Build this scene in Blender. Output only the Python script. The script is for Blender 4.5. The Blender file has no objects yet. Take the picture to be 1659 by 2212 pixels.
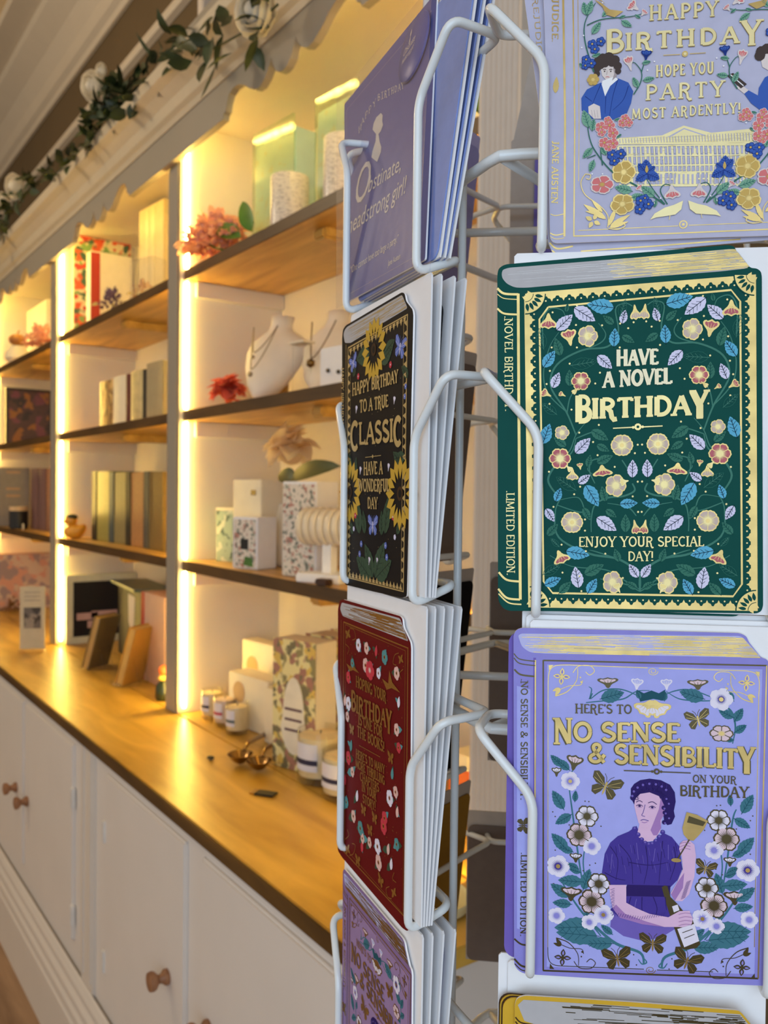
import bpy, bmesh, math, random
from mathutils import Vector, Matrix, geometry
random.seed(7)
C = bpy.context.scene.collection
SC = bpy.context.scene
PI = math.pi

# ------------------------------------------------------------------ camera
FPX, CX, CY = 1850.0, 829.5, 1106.0          # focal length and centre for a 1659 x 2212 frame
YAW, PITCH, ROLL, EYE = math.atan(1315/1850), math.atan(42/1850), .012, 1.6
fw = Vector((math.sin(YAW)*math.cos(PITCH), math.cos(YAW)*math.cos(PITCH), -math.sin(PITCH)))
rt0 = Vector((math.cos(YAW), -math.sin(YAW), 0)); up0 = rt0.cross(fw)
RT = rt0*math.cos(ROLL) + up0*math.sin(ROLL)
UP = up0*math.cos(ROLL) - rt0*math.sin(ROLL)
O = Vector((0, 0, EYE))
cam = bpy.data.cameras.new('camera'); co = bpy.data.objects.new('camera', cam); C.objects.link(co)
co.matrix_world = Matrix(((RT.x, UP.x, -fw.x, 0), (RT.y, UP.y, -fw.y, 0), (RT.z, UP.z, -fw.z, EYE), (0, 0, 0, 1)))
cam.sensor_fit = 'VERTICAL'; cam.sensor_height = 36; cam.lens = 36*FPX/2212
cam.clip_start = .02; cam.clip_end = 50
cam.dof.use_dof = True; cam.dof.focus_distance = .44; cam.dof.aperture_fstop = cam.lens/2.0
SC.camera = co

# ------------------------------------------------------------------ view, world, lights
SC.view_settings.view_transform = 'Standard'; SC.view_settings.look = 'None'
SC.view_settings.exposure = 0.0; SC.view_settings.gamma = 1.0; SC.view_settings.use_curve_mapping = False
W = bpy.data.worlds.new('shop_ambience'); SC.world = W; W.use_nodes = True
W.node_tree.nodes['Background'].inputs[0].default_value = (1.0, .89, .74, 1)
W.node_tree.nodes['Background'].inputs[1].default_value = .60

def area(name, loc, to, sx, sy, power, col):
    l = bpy.data.lights.new(name, 'AREA'); l.shape = 'RECTANGLE'; l.size = sx; l.size_y = sy
    l.energy = power; l.color = col
    o = bpy.data.objects.new(name, l); C.objects.link(o); o.location = loc
    o.rotation_euler = (Vector(to)-Vector(loc)).to_track_quat('-Z', 'Y').to_euler()
    return o
area('added_daylight_lamp', (-.88, -.92, 1.72), (.4, .4, 1.5), 1.7, 1.7, 24, (.48, .72, 1.0))  # area lamp added close behind the camera for assumed daylight; no window built
pl = bpy.data.lights.new('assumed_ceiling_lamp', 'POINT'); pl.energy = 40; pl.color = (1.0, .78, .5); pl.shadow_soft_size = .18  # assumed warm lamp, added out of view to light ceiling and upper wall
po = bpy.data.objects.new('assumed_ceiling_lamp', pl); C.objects.link(po); po.location = (-.7, 3.4, 3.1)

LED = 68.0        # strength of the warm strip lights
LEDCOL = (1.0, .68, .15, 1)

# ------------------------------------------------------------------ pixel rays (reading positions off the photograph)
def ray(u, v): return RT*((u-CX)/FPX) - UP*((v-CY)/FPX) + fw
def onx(u, v, x): d = ray(u, v); return O + d*((x-O.x)/d.x)
def ony(u, v, y): d = ray(u, v); return O + d*((y-O.y)/d.y)
def onz(u, v, z): d = ray(u, v); return O + d*((z-O.z)/d.z)

# ------------------------------------------------------------------ materials
def s2l(c): return tuple(((x/255+.055)/1.055)**2.4 if x/255 > .04045 else x/255/12.92 for x in c)
MATS = {}
def M(name, rgb, rough=.5, metal=0, var=.06, scale=30, bump=0, bscale=200, spec=.5, coat=0, emit=0, trans=0):
    if name in MATS: return MATS[name]
    m = bpy.data.materials.new(name); m.use_nodes = True; nt = m.node_tree; b = nt.nodes['Principled BSDF']
    col = s2l(rgb)
    b.inputs['Roughness'].default_value = rough; b.inputs['Metallic'].default_value = metal
    b.inputs['Specular IOR Level'].default_value = spec; b.inputs['Coat Weight'].default_value = coat
    tc = nt.nodes.new('ShaderNodeTexCoord')
    if var:
        n = nt.nodes.new('ShaderNodeTexNoise'); n.inputs['Scale'].default_value = scale; n.inputs['Detail'].default_value = 3
        r = nt.nodes.new('ShaderNodeValToRGB')
        r.color_ramp.elements[0].position = .3; r.color_ramp.elements[1].position = .7
        r.color_ramp.elements[0].color = tuple(min(1, c*(1-var)) for c in col)+(1,)
        r.color_ramp.elements[1].color = tuple(min(1, c*(1+var)) for c in col)+(1,)
        nt.links.new(tc.outputs['Object'], n.inputs['Vector']); nt.links.new(n.outputs['Fac'], r.inputs['Fac'])
        nt.links.new(r.outputs['Color'], b.inputs['Base Color'])
    else: b.inputs['Base Color'].default_value = col+(1,)
    if bump:
        n2 = nt.nodes.new('ShaderNodeTexNoise'); n2.inputs['Scale'].default_value = bscale
        bp = nt.nodes.new('ShaderNodeBump'); bp.inputs['Strength'].default_value = bump; bp.inputs['Distance'].default_value = .001
        nt.links.new(tc.outputs['Object'], n2.inputs['Vector']); nt.links.new(n2.outputs['Fac'], bp.inputs['Height'])
        nt.links.new(bp.outputs['Normal'], b.inputs['Normal'])
    if trans:      # thin petals let light through
        tl = nt.nodes.new('ShaderNodeBsdfTranslucent'); tl.inputs[0].default_value = col+(1,)
        mx = nt.nodes.new('ShaderNodeMixShader'); mx.inputs[0].default_value = trans
        nt.links.new(b.outputs[0], mx.inputs[1]); nt.links.new(tl.outputs[0], mx.inputs[2]); nt.links.new(mx.outputs[0], nt.nodes['Material Output'].inputs[0])
    if emit:
        b.inputs['Emission Color'].default_value = LEDCOL; b.inputs['Emission Strength'].default_value = emit
    MATS[name] = m; return m
def wood(name, a, bcol, rough=.4, stretch=(9, 1.2, 9), knots=True):
    if name in MATS: return MATS[name]
    m = bpy.data.materials.new(name); m.use_nodes = True; nt = m.node_tree; b = nt.nodes['Principled BSDF']
    b.inputs['Roughness'].default_value = rough
    tc = nt.nodes.new('ShaderNodeTexCoord'); mp = nt.nodes.new('ShaderNodeMapping'); mp.inputs['Scale'].default_value = stretch
    n = nt.nodes.new('ShaderNodeTexNoise'); n.inputs['Scale'].default_value = 2.2; n.inputs['Detail'].default_value = 6; n.inputs['Distortion'].default_value = .8
    r = nt.nodes.new('ShaderNodeValToRGB')
    r.color_ramp.elements[0].position = .32; r.color_ramp.elements[1].position = .68
    r.color_ramp.elements[0].color = s2l(a)+(1,); r.color_ramp.elements[1].color = s2l(bcol)+(1,)
    nt.links.new(tc.outputs['Object'], mp.inputs['Vector']); nt.links.new(mp.outputs['Vector'], n.inputs['Vector'])
    nt.links.new(n.outputs['Fac'], r.inputs['Fac']); nt.links.new(r.outputs['Color'], b.inputs['Base Color'])
    MATS[name] = m; return m
def blotch(name, base, spots, rough=.5, scale=18, thr=.55, stretch=(1, 1, 1)):
    """printed pattern: coloured patches of noise on a base colour"""
    if name in MATS: return MATS[name]
    m = bpy.data.materials.new(name); m.use_nodes = True; nt = m.node_tree; b = nt.nodes['Principled BSDF']
    b.inputs['Roughness'].default_value = rough
    tc = nt.nodes.new('ShaderNodeTexCoord'); prev = None
    for k, s in enumerate(spots):
        mp = nt.nodes.new('ShaderNodeMapping'); mp.inputs['Location'].default_value = (3.1*k+1, 5.7*k, 2.3*k); mp.inputs['Scale'].default_value = stretch
        n = nt.nodes.new('ShaderNodeTexNoise'); n.inputs['Scale'].default_value = scale*(1+.25*k); n.inputs['Detail'].default_value = 1.5
        r = nt.nodes.new('ShaderNodeValToRGB'); r.color_ramp.elements[0].position = thr; r.color_ramp.elements[1].position = thr+.04
        mx = nt.nodes.new('ShaderNodeMix'); mx.data_type = 'RGBA'
        nt.links.new(tc.outputs['Object'], mp.inputs['Vector']); nt.links.new(mp.outputs['Vector'], n.inputs['Vector'])
        nt.links.new(n.outputs['Fac'], r.inputs['Fac']); nt.links.new(r.outputs['Color'], mx.inputs['Factor'])
        if prev is None: mx.inputs['A'].default_value = s2l(base)+(1,)
        else: nt.links.new(prev, mx.inputs['A'])
        mx.inputs['B'].default_value = s2l(s)+(1,); prev = mx.outputs['Result']
    nt.links.new(prev, b.inputs['Base Color'])
    MATS[name] = m; return m
def clear(name, rgb, gl=.45, rough=.03):
    if name in MATS: return MATS[name]
    m = bpy.data.materials.new(name); m.use_nodes = True; nt = m.node_tree
    for n in list(nt.nodes):
        if n.type == 'BSDF_PRINCIPLED': nt.nodes.remove(n)
    out = nt.nodes['Material Output']
    t = nt.nodes.new('ShaderNodeBsdfTransparent'); t.inputs[0].default_value = s2l(rgb)+(1,)
    g = nt.nodes.new('ShaderNodeBsdfGlossy'); g.inputs['Roughness'].default_value = rough
    fr = nt.nodes.new('ShaderNodeLayerWeight'); fr.inputs['Blend'].default_value = .18
    ml = nt.nodes.new('ShaderNodeMath'); ml.operation = 'MULTIPLY_ADD'; ml.inputs[1].default_value = gl; ml.inputs[2].default_value = .02
    nt.links.new(fr.outputs['Facing'], ml.inputs[0])
    tc = nt.nodes.new('ShaderNodeTexCoord'); n2 = nt.nodes.new('ShaderNodeTexNoise'); n2.inputs['Scale'].default_value = 40
    bp = nt.nodes.new('ShaderNodeBump'); bp.inputs['Strength'].default_value = .15; bp.inputs['Distance'].default_value = .002
    nt.links.new(tc.outputs['Object'], n2.inputs['Vector']); nt.links.new(n2.outputs['Fac'], bp.inputs['Height']); nt.links.new(bp.outputs['Normal'], g.inputs['Normal'])
    mx = nt.nodes.new('ShaderNodeMixShader'); nt.links.new(ml.outputs[0], mx.inputs[0]); nt.links.new(t.outputs[0], mx.inputs[1]); nt.links.new(g.outputs[0], mx.inputs[2])
    nt.links.new(mx.outputs[0], out.inputs[0]); MATS[name] = m; return m

# ------------------------------------------------------------------ object helpers
def link(name, data, parent=None):
    o = bpy.data.objects.new(name, data); C.objects.link(o)
    if parent is not None: o.parent = parent
    return o
def obj(name, bm, mats, parent=None, smooth=False, loc=None, rz=0, mw=None, label=None):
    if not isinstance(mats, (list, tuple)): mats = [mats]
    if not smooth or smooth == 'keep': pass
    me = bpy.data.meshes.new(name); bm.normal_update(); bm.to_mesh(me); bm.free()
    for m in mats: me.materials.append(m)
    if smooth:
        for p in me.polygons: p.use_smooth = True
        if smooth == 'auto':
            try: me.set_sharp_from_angle(angle=math.radians(40))
            except Exception: pass
    o = link(name, me, parent)
    if mw is not None: o.matrix_world = mw
    if loc is not None: o.location = loc
    if rz: o.rotation_euler = (0, 0, rz)
    if label: o['label'] = label
    return o
def tag(o, label, cat, group=None):
    o['label'] = label; o['category'] = cat
    if group: o['group'] = group
    return o
def thing(name, label, cat, loc=(0, 0, 0), rz=0, group=None, mw=None):
    o = link(name, None); o.location = loc; o.rotation_euler = (0, 0, rz); o.empty_display_size = .05
    if mw is not None: o.matrix_world = mw
    return tag(o, label, cat, group)
def struct(name, bm, m, smooth=False):
    o = obj(name, bm, m, smooth=smooth); o['kind'] = 'structure'; return o
def NB(): return bmesh.new()
def bx(bm, x0, x1, y0, y1, z0, z1, mi=0, bev=0):
    vs = [bm.verts.new((x, y, z)) for x in (x0, x1) for y in (y0, y1) for z in (z0, z1)]
    fs = []
    for q in ((0, 1, 3, 2), (4, 6, 7, 5), (0, 4, 5, 1), (2, 3, 7, 6), (0, 2, 6, 4), (1, 5, 7, 3)):
        f = bm.faces.new([vs[i] for i in q]); f.material_index = mi; fs.append(f)
    if bev:
        es = list({e for f in fs for e in f.edges})
        r = bmesh.ops.bevel(bm, geom=es, offset=bev, segments=2, affect='EDGES', clamp_overlap=True)
        for f in r['faces']: f.material_index = mi
    return vs
def fillet(pts, r, n=5):
    out = [Vector(pts[0])]
    for i in range(1, len(pts)-1):
        p, a, b = Vector(pts[i]), Vector(pts[i-1]), Vector(pts[i+1])
        d1, d2 = (a-p), (b-p); rr = min(r, d1.length*.45, d2.length*.45)
        q1, q2 = p+d1.normalized()*rr, p+d2.normalized()*rr
        for k in range(n+1):
            t = k/n; out.append(q1*(1-t)**2 + p*2*t*(1-t) + q2*t*t)
    out.append(Vector(pts[-1])); return out
def tube(bm, pts, r, seg=10, mi=0, cap=True, taper=None):
    pts = [Vector(p) for p in pts]; rings = []; N = len(pts)
    t = (pts[1]-pts[0]).normalized(); n = t.orthogonal().normalized()
    for i, p in enumerate(pts):
        if i == 0: tt = pts[1]-pts[0]
        elif i == N-1: tt = pts[-1]-pts[-2]
        else: tt = (pts[i+1]-pts[i]).normalized()+(pts[i]-pts[i-1]).normalized()
        tt.normalize(); n = (n-tt*n.dot(tt)).normalized(); b = tt.cross(n)
        rr = r if taper is None else r*taper(i/(N-1))
        rings.append([bm.verts.new(p+(n*math.cos(2*PI*k/seg)+b*math.sin(2*PI*k/seg))*rr) for k in range(seg)])
    for a, b2 in zip(rings, rings[1:]):
        for k in range(seg):
            f = bm.faces.new((a[k], a[(k+1) % seg], b2[(k+1) % seg], b2[k])); f.material_index = mi
    if cap:
        for rg, flip in ((rings[0], 1), (rings[-1], 0)):
            f = bm.faces.new(rg[::-1] if flip else rg); f.material_index = mi
def lathe(bm, prof, seg=24, mi=0, cx=0, cy=0, cap=True):
    rings = []
    for r, z in prof:
        rings.append([bm.verts.new((cx+r*math.cos(2*PI*k/seg), cy+r*math.sin(2*PI*k/seg), z)) for k in range(seg)])
    for a, b in zip(rings, rings[1:]):
        for k in range(seg):
            f = bm.faces.new((a[k], a[(k+1) % seg], b[(k+1) % seg], b[k])); f.material_index = mi
    if cap:
        f = bm.faces.new(rings[0][::-1]); f.material_index = mi
        f = bm.faces.new(rings[-1]); f.material_index = mi
def prism(bm, poly, axis, a0, a1, mi=0):
    """extrude a 2D polygon along an axis; poly holds the two other coordinates in axis order"""
    def mk(p, a):
        return {'x': (a, p[0], p[1]), 'y': (p[0], a, p[1]), 'z': (p[0], p[1], a)}[axis]
    A = [bm.verts.new(mk(p, a0)) for p in poly]; B = [bm.verts.new(mk(p, a1)) for p in poly]; n = len(poly)
    for k in range(n):
        f = bm.faces.new((A[k], A[(k+1) % n], B[(k+1) % n], B[k])); f.material_index = mi
    for t in geometry.tessellate_polygon([[Vector((p[0], p[1], 0)) for p in poly]]):
        for S in (A, B):
            try: f = bm.faces.new([S[i] for i in t]); f.material_index = mi
            except ValueError: pass
    bmesh.ops.recalc_face_normals(bm, faces=bm.faces)
def ball(bm, c, r, sub=2, sc=(1, 1, 1), mi=0, jit=0):
    res = bmesh.ops.create_icosphere(bm, subdivisions=sub, radius=1)
    for v in res['verts']:
        k = 1+random.uniform(-jit, jit)
        v.co = Vector((v.co.x*sc[0]*r*k+c[0], v.co.y*sc[1]*r*k+c[1], v.co.z*sc[2]*r*k+c[2]))
    for f in {f for v in res['verts'] for f in v.link_faces}: f.material_index = mi
def petal(bm, base, d, up, ln, wd, mi=0, curl=.3, nseg=4, fold=.15):
    """a leaf or petal: pointed oval sheet bending along its length"""
    d = Vector(d).normalized(); up = Vector(up); up = (up-d*up.dot(d))
    up = up.normalized() if up.length > 1e-5 else d.orthogonal().normalized(); s = d.cross(up)
    rows = []
    for i in range(nseg+1):
        t = i/nseg; w = wd*math.sin(PI*min(.97, t*.92+.05))**.8*(1-.25*t) if i < nseg else 0
        p = Vector(base)+d*ln*t+up*ln*curl*(t-t*t*1.6)
        if i in (0,): w *= .4
        rows.append([bm.verts.new(p+s*w*.5+up*w*fold), bm.verts.new(p), bm.verts.new(p-s*w*.5+up*w*fold)])
    for a, b in zip(rows, rows[1:]):
        for k in (0, 1):
            f = bm.faces.new((a[k], a[k+1], b[k+1], b[k])); f.material_index = mi

# ------------------------------------------------------------------ materials of the shop
white = M('white_paint', (226, 218, 208), .45, var=.02, scale=6)
cream = M('cream_paint', (218, 206, 186), .5, var=.02, scale=6)
greyp = M('grey_paint', (232, 226, 220), .45, var=.02, scale=5)
stone = M('stone_paint', (158, 151, 138), .45, var=.02, scale=5)
edgew = wood('shaded_edge_wood', (70, 48, 18), (104, 74, 32), .4)  # shade of the unlit front edges, painted in as darker wood
taupe = M('taupe_wall', (104, 86, 58), .8, var=.05, scale=4, bump=.1)
ceilp = M('ceiling_paint', (240, 216, 174), .85, var=.03, scale=3)
shelfw = wood('shelf_pine', (166, 124, 54), (212, 168, 86), .38)
topw = wood('worktop_wood', (172, 132, 50), (222, 180, 84), .34, (6, 1.1, 6))
floorw = wood('floor_boards', (128, 98, 70), (176, 142, 108), .45, (7, .8, 1))
knobw = wood('knob_wood', (132, 88, 58), (168, 120, 84), .45, (20, 20, 8))
ledm = M('led_tube', (255, 235, 180), .4, var=0, emit=LED)
stand_white = M('rack_enamel', (228, 231, 230), .28, var=.02, bump=.04, bscale=300, coat=.3)
paper = M('white_paper', (243, 242, 244), .6, var=.015, scale=60, bump=.05, bscale=500)

UX = .953; BACK = 1.285; CT = .947; XB = .68
Y2, Y1, Y0 = 2.37, 3.70, 5.03            # near sides of the three dividers
ZS = (2.235, 1.83, 1.395)               # shelf tops
# ------------------------------------------------------------------ setting
bm = NB(); bx(bm, -3.2, 3.2, -2.8, 8.5, -.06, 0); struct('floor', bm, floorw)
bm = NB(); bx(bm, -3.2, 3.2, -2.8, 8.5, 4.08, 4.16); struct('ceiling', bm, ceilp)
bm = NB(); bx(bm, 1.302, 1.42, -2.8, 8.5, 0, 4.08); struct('wall_right', bm, taupe)
bm = NB(); bx(bm, -3.2, 1.42, 8.5, 8.6, 0, 4.08); struct('wall_back', bm, taupe)
# ceiling cornice: stepped moulding
prof = [(1.30, 3.77), (1.285, 3.77), (1.28, 3.80), (1.255, 3.815), (1.24, 3.87), (1.19, 3.94), (1.13, 3.98), (1.10, 4.0), (1.095, 4.04), (.98, 4.05), (.97, 4.08), (1.30, 4.08)]
bm = NB(); prism(bm, prof, 'y', -2.8, 8.5); struct('trim_1', bm, cream)
bm = NB(); prof = [(1.30, 3.47), (1.275, 3.475), (1.27, 3.49), (1.28, 3.505), (1.285, 3.53), (1.30, 3.535)]
prism(bm, prof, 'y', -2.8, 8.5); struct('trim_2', bm, cream)
bm = NB(); bx(bm, 1.262, 1.30, 2.94, 2.99, 2.62, 4.0, bev=.004)
tag(obj('cable_trunking', bm, white), 'white vertical strip running up the taupe wall above the cornice', 'trunking')

# ------------------------------------------------------------------ bookcase carcass
bk = thing('display_bookcase', 'tall cream painted wall bookcase with scalloped pelmet and lit bays', 'bookcase', (0, 0, 0))
bm = NB(); bx(bm, BACK, 1.30, .93, 6.3, CT+.002, 2.76); obj('back_panel', bm, white, bk)
for y in (Y2, Y1, Y0):
    bm = NB(); bx(bm, UX, BACK, y, y+.092, CT+.001, 2.66); bx(bm, UX-.006, UX, y+.004, y+.07, CT+.001, 2.54, bev=.002)
    d = obj('divider', bm, [stone, white], bk)
    for p in d.data.polygons: p.material_index = 0 if p.center.x < UX+.002 else 1
# fluted pilaster ending the run
bm = NB(); pts = [(1.30, .985), (UX, .985)]
y = .985
fl = 7; wdt = (1.083-.985-.012)/fl
pts = [(BACK, .985), (UX, .985), (UX, .991)]
for k in range(fl):
    for j in range(1, 6):
        a = PI*j/6; pts.append((UX+.0075*math.sin(a), .991+wdt*(k+.12+.76*(.5-.5*math.cos(a)))))
    pts.append((UX, .991+wdt*(k+1)))
pts += [(UX, 1.083), (BACK, 1.083)]
prism(bm, pts, 'z', CT+.001, 2.66); obj('pilaster', bm, M('cream_pilaster', (222, 212, 200), .5, var=.02), bk)
# pelmet with scalloped lower edge, one board per bay
def scallop(yc, half):
    """lower edge from far end to near end: list of (y, z)"""
    P = [(half, 2.54), (.315, 2.54), (.312, 2.552), (.298, 2.556), (.292, 2.572)]
    h = [(.280, 2.590), (.255, 2.597), (.225, 2.594), (.195, 2.582), (.165, 2.562), (.135, 2.548), (.110, 2.546), (.085, 2.556), (.065, 2.576), (.057, 2.592), (.05, 2.576), (.035, 2.553), (.018, 2.543), (0, 2.54)]
    P += h
    full = P+[(-a, z) for a, z in reversed(P[:-1])]
    return [(yc+a, z) for a, z in full]
for yn, yf in ((.95, Y2+.04), (Y2+.04, Y1+.04), (Y1+.04, Y0+.04), (Y0+.04, 6.3)):
    yc = (max(yn, 1.06)+yf)/2-.02; half = min(yf-yc, yc-yn)
    lo = scallop(yc, half); lo[0] = (yf, 2.54); lo[-1] = (yn, 2.54)
    bm = NB(); prism(bm, lo+[(yn, 2.68), (yf, 2.68)], 'x', UX-.026, UX-.008)
    obj('pelmet', bm, stone, bk)
bm = NB(); bx(bm, UX-.006, BACK, .985, 6.3, 2.655, 2.68); obj('top_panel', bm, white, bk)
cp = [(UX-.008, 2.635), (UX-.03, 2.635), (UX-.035, 2.65), (UX-.045, 2.66), (UX-.05, 2.69), (UX-.07, 2.715), (UX-.09, 2.73), (UX-.095, 2.76), (UX-.06, 2.765), (UX-.008, 2.765)]
bm = NB(); prism(bm, cp, 'y', .95, 6.3); obj('cornice', bm, M('cornice_cream', (204, 190, 164), .5, var=.02), bk)
for ya, yb in ((1.35, 2.70), (2.95, 3.75), (4.2, 5.2)):
    bm = NB(); n = 14; top = []
    for k in range(n+1):
        t = k/n; top.append((yb+(ya-yb)*t, 2.765+.075*min(1, math.sin(PI*min(max(t, .0), 1))**.38)))
    prism(bm, [(ya, 2.762), (yb, 2.762)]+top, 'x', UX-.05, UX-.03); obj('arch_board', bm, stone, bk)
# side cleats under the shelves
for y in (Y2, Y1, Y0):
    for z in ZS:
        bm = NB(); bx(bm, UX+.045, BACK, y-.018, y, z-.075, z-.0305, bev=.002); obj('cleat', bm, white, bk)

# shelves: nine boards, each a thing with its bracket
places = {0: 'nearest bay', 1: 'middle bay', 2: 'furthest bay at the left edge'}
rowsn = ('topmost', 'middle', 'lowest')
for b, (ya, yb) in enumerate(((1.084, Y2-.001), (Y2+.093, Y1-.001), (Y1+.093, Y0-.001))):
    for r, z in enumerate(ZS):
        t = thing('wooden_shelf', '%s honey coloured wooden shelf in the %s of the bookcase' % (rowsn[r], places[b]), 'shelf', (UX+.012, (ya+yb)/2, z-.03), 0, 'wooden shelves of the bookcase')
        h = (yb-ya)/2
        bm = NB(); bx(bm, .0025, BACK-UX-.013, -h, h, 0, .03, bev=.001); obj('board', bm, shelfw, t)
        bm = NB(); bx(bm, 0, .0024, -h, h, 0, .03, bev=.0008); obj('front_edge', bm, edgew, t, label='front edge with shade painted in')
        bm = NB(); bx(bm, .05, BACK-UX-.013, -.05, .0, -.028, -.0003, bev=.006); obj('bracket', bm, shelfw, t)

# light strips on the far wall of each bay and, assumed from the glow, along the top
for b, y in enumerate((Y2, Y1, Y0)):
    zs = [2.60]+[z for z in ZS]+[CT+.012]
    t = thing('led_strip', 'glowing light strip up the far side of the %s' % places[b], 'light', (UX+.02, y, 1.7), 0, 'warm light strips in the bays')
    for k in range(4):
        z1 = zs[k]-(.032 if k else 0); z0 = zs[k+1]+.004
        bm = NB(); bx(bm, -.0045, .0045, -.007, -.001, z0-1.7, z1-1.7, bev=.002); obj('glowing_strip', bm, ledm, t)
for b, (ya, yb) in enumerate(((1.09, Y2-.02), (Y2+.1, Y1-.02), (Y1+.1, Y0-.02))):
    bm = NB(); bx(bm, UX+.004, UX+.010, ya, yb, 2.650, 2.6545)
    o = obj('led_strip', bm, ledm); tag(o, 'assumed warm light strip behind the scalloped pelmet of the %s' % places[b], 'light', 'light strips behind the pelmet')
# near side light strips of each bay
for b, y in enumerate((1.084, Y2+.093, Y1+.093)):
    zs = [2.60]+[z for z in ZS]+[CT+.012]
    t = thing('led_strip', 'warm light strip up the near side of the %s' % places[b], 'light', (UX+.02, y, 1.7), 0, 'warm light strips in the bays')
    for k in range(4):
        z1 = zs[k]-(.032 if k else 0); z0 = zs[k+1]+.004
        bm = NB(); bx(bm, -.0045, .0045, .001, .007, z0-1.7, z1-1.7, bev=.002); obj('glowing_strip', bm, ledm, t)

# ------------------------------------------------------------------ worktop and base cabinets
wt = thing('worktop', 'long honey coloured wooden worktop with a rounded front edge below the shelves', 'worktop', (.665, .925, CT-.032))
bm = NB(); bx(bm, .0045, .287, 0, 5.4, 0, .032, bev=.002); obj('front_board', bm, topw, wt)
bm = NB(); bx(bm, 0, .0044, 0, 5.4, 0, .0318, bev=.002); obj('front_edge', bm, edgew, wt, label='front edge with shade painted in')
bm = NB(); bx(bm, .2885, .634, 0, 5.4, 0, .0325, bev=.003); obj('rear_board', bm, topw, wt)

cabs = ((.94, 2.235, 'nearest'), (2.343, 3.62, 'middle'), (3.73, 5.0, 'furthest'))
doors = {0: ((1.00, 1.545, 1), (1.625, 2.14, 0)), 1: ((2.425, 2.985, 1), (3.015, 3.55, 0)), 2: ((3.80, 4.35, 1), (4.38, 4.93, 0))}
for i, (ya, yb, nm) in enumerate(cabs):
    t = thing('base_cabinet', '%s white painted cupboard unit with two doors below the worktop' % nm, 'cabinet', (XB, (ya+yb)/2, 0), 0, 'white base cupboards')
    yc = (ya+yb)/2; ds = doors[i]
    bm = NB()          # face frame with openings, body behind
    bx(bm, .03, .60, ya-yc, yb-yc, .0, CT-.0335)
    zb, zt = .335, .888
    bx(bm, 0, .03, ya-yc, yb-yc, zt, CT-.0335); bx(bm, 0, .03, ya-yc, yb-yc, .0, zb)
    edges = [ya]+[e for d in ds for e in d[:2]]+[yb]
    for k in range(0, 6, 2): bx(bm, 0, .03, edges[k]-yc, edges[k+1]-yc, zb, zt)
    obj('carcass', bm, greyp, t)
    for (da, db, near) in ds:
        g = .0012
        bm = NB(); bx(bm, -.009, .02, da-yc+g, db-yc-g, zb+g, zt-g, bev=.004)
        d = obj('door', bm, greyp, t)
        ky = (db-.055 if near and i == 0 else da+.055) if False else None
        ky = (db-.045) if near else (da+.085)
        bm = NB(); prof = [(.016, 0), (.0165, .007), (.010, .014), (.009, .021), (.018, .028), (.0205, .034), (.019, .041), (.008, .044)]
        lathe(bm, prof, 20)
        bmesh.ops.rotate(bm, verts=bm.verts, cent=(0, 0, 0), matrix=Matrix.Rotation(-PI/2, 3, 'Y'))
        bmesh.ops.translate(bm, verts=bm.verts, vec=(-.009, ky-yc, .575))
        obj('knob', bm, knobw, d, smooth='auto')
        hy = da if near else db
        for hz in (.41, .74):
            bm = NB(); bx(bm, -.014, -.002, hy-yc-.009, hy-yc+.009, hz-.028, hz+.028, bev=.002); obj('hinge', bm, M('hinge_white', (230, 228, 224), .3), d)
for k, (ya, yb) in enumerate(((2.236, 2.342), (3.621, 3.729), (5.001, 5.1))):
    bm = NB(); bx(bm, XB-.008, .9, ya, yb, 0, CT-.0335, bev=.004); bx(bm, XB-.012, XB-.007, ya+.012, ya+.028, .3, CT-.034); bx(bm, XB-.012, XB-.007, yb-.028, yb-.012, .3, CT-.034)
    tag(obj('cabinet_post', bm, white), ('white upright post between the nearest and middle cupboards', 'white upright post between the middle and furthest cupboards', 'white upright post at the far end of the cupboards')[k], 'post', 'cupboard posts')
sk = [(XB-.009, 0), (XB-.04, 0), (XB-.04, .165), (XB-.036, .172), (XB-.036, .195), (XB-.03, .205), (XB-.03, .225), (XB-.022, .238), (XB-.022, .255), (XB-.014, .27), (XB-.009, .275)]
bm = NB(); prism(bm, sk, 'y', .93, 5.4); struct('baseboard_right', bm, white)

# ------------------------------------------------------------------ garland on the cornice
leafd = M('ivy_leaf', (52, 66, 36), .45, var=.35, scale=25)
leafl = M('fresh_leaf', (70, 118, 40), .4, var=.2, scale=20)
rosem = M('cream_rose', (246, 240, 224), .6, var=.04, trans=.35)
stemm = M('garland_stem', (70, 72, 44), .6)
gpts = [(600, 10, .85), (545, 60, .86), (480, 95, .85), (430, 118, .86), (385, 100, .88), (350, 135, .89), (290, 215, .89), (235, 225, .87), (205, 290, .86), (170, 330, .87), (120, 375, .87), (70, 400, .87), (30, 440, .86), (0, 520, .85)]
gw = [onx(u, v, x) for u, v, x in gpts]
gl = thing('rose_garland', 'trailing garland of dark leaves with white roses along the bookcase cornice', 'garland', gw[4])
g0 = gw[4]; gp = [p-g0 for p in gw]
def along(P, t):
    f = t*(len(P)-1); i = min(int(f), len(P)-2); return P[i].lerp(P[i+1], f-i)
bm = NB(); sp = [along(gp, t/60) for t in range(61)]; tube(bm, sp, .003, 6); obj('stem', bm, stemm, gl, smooth=True)
bm = NB()
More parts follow.
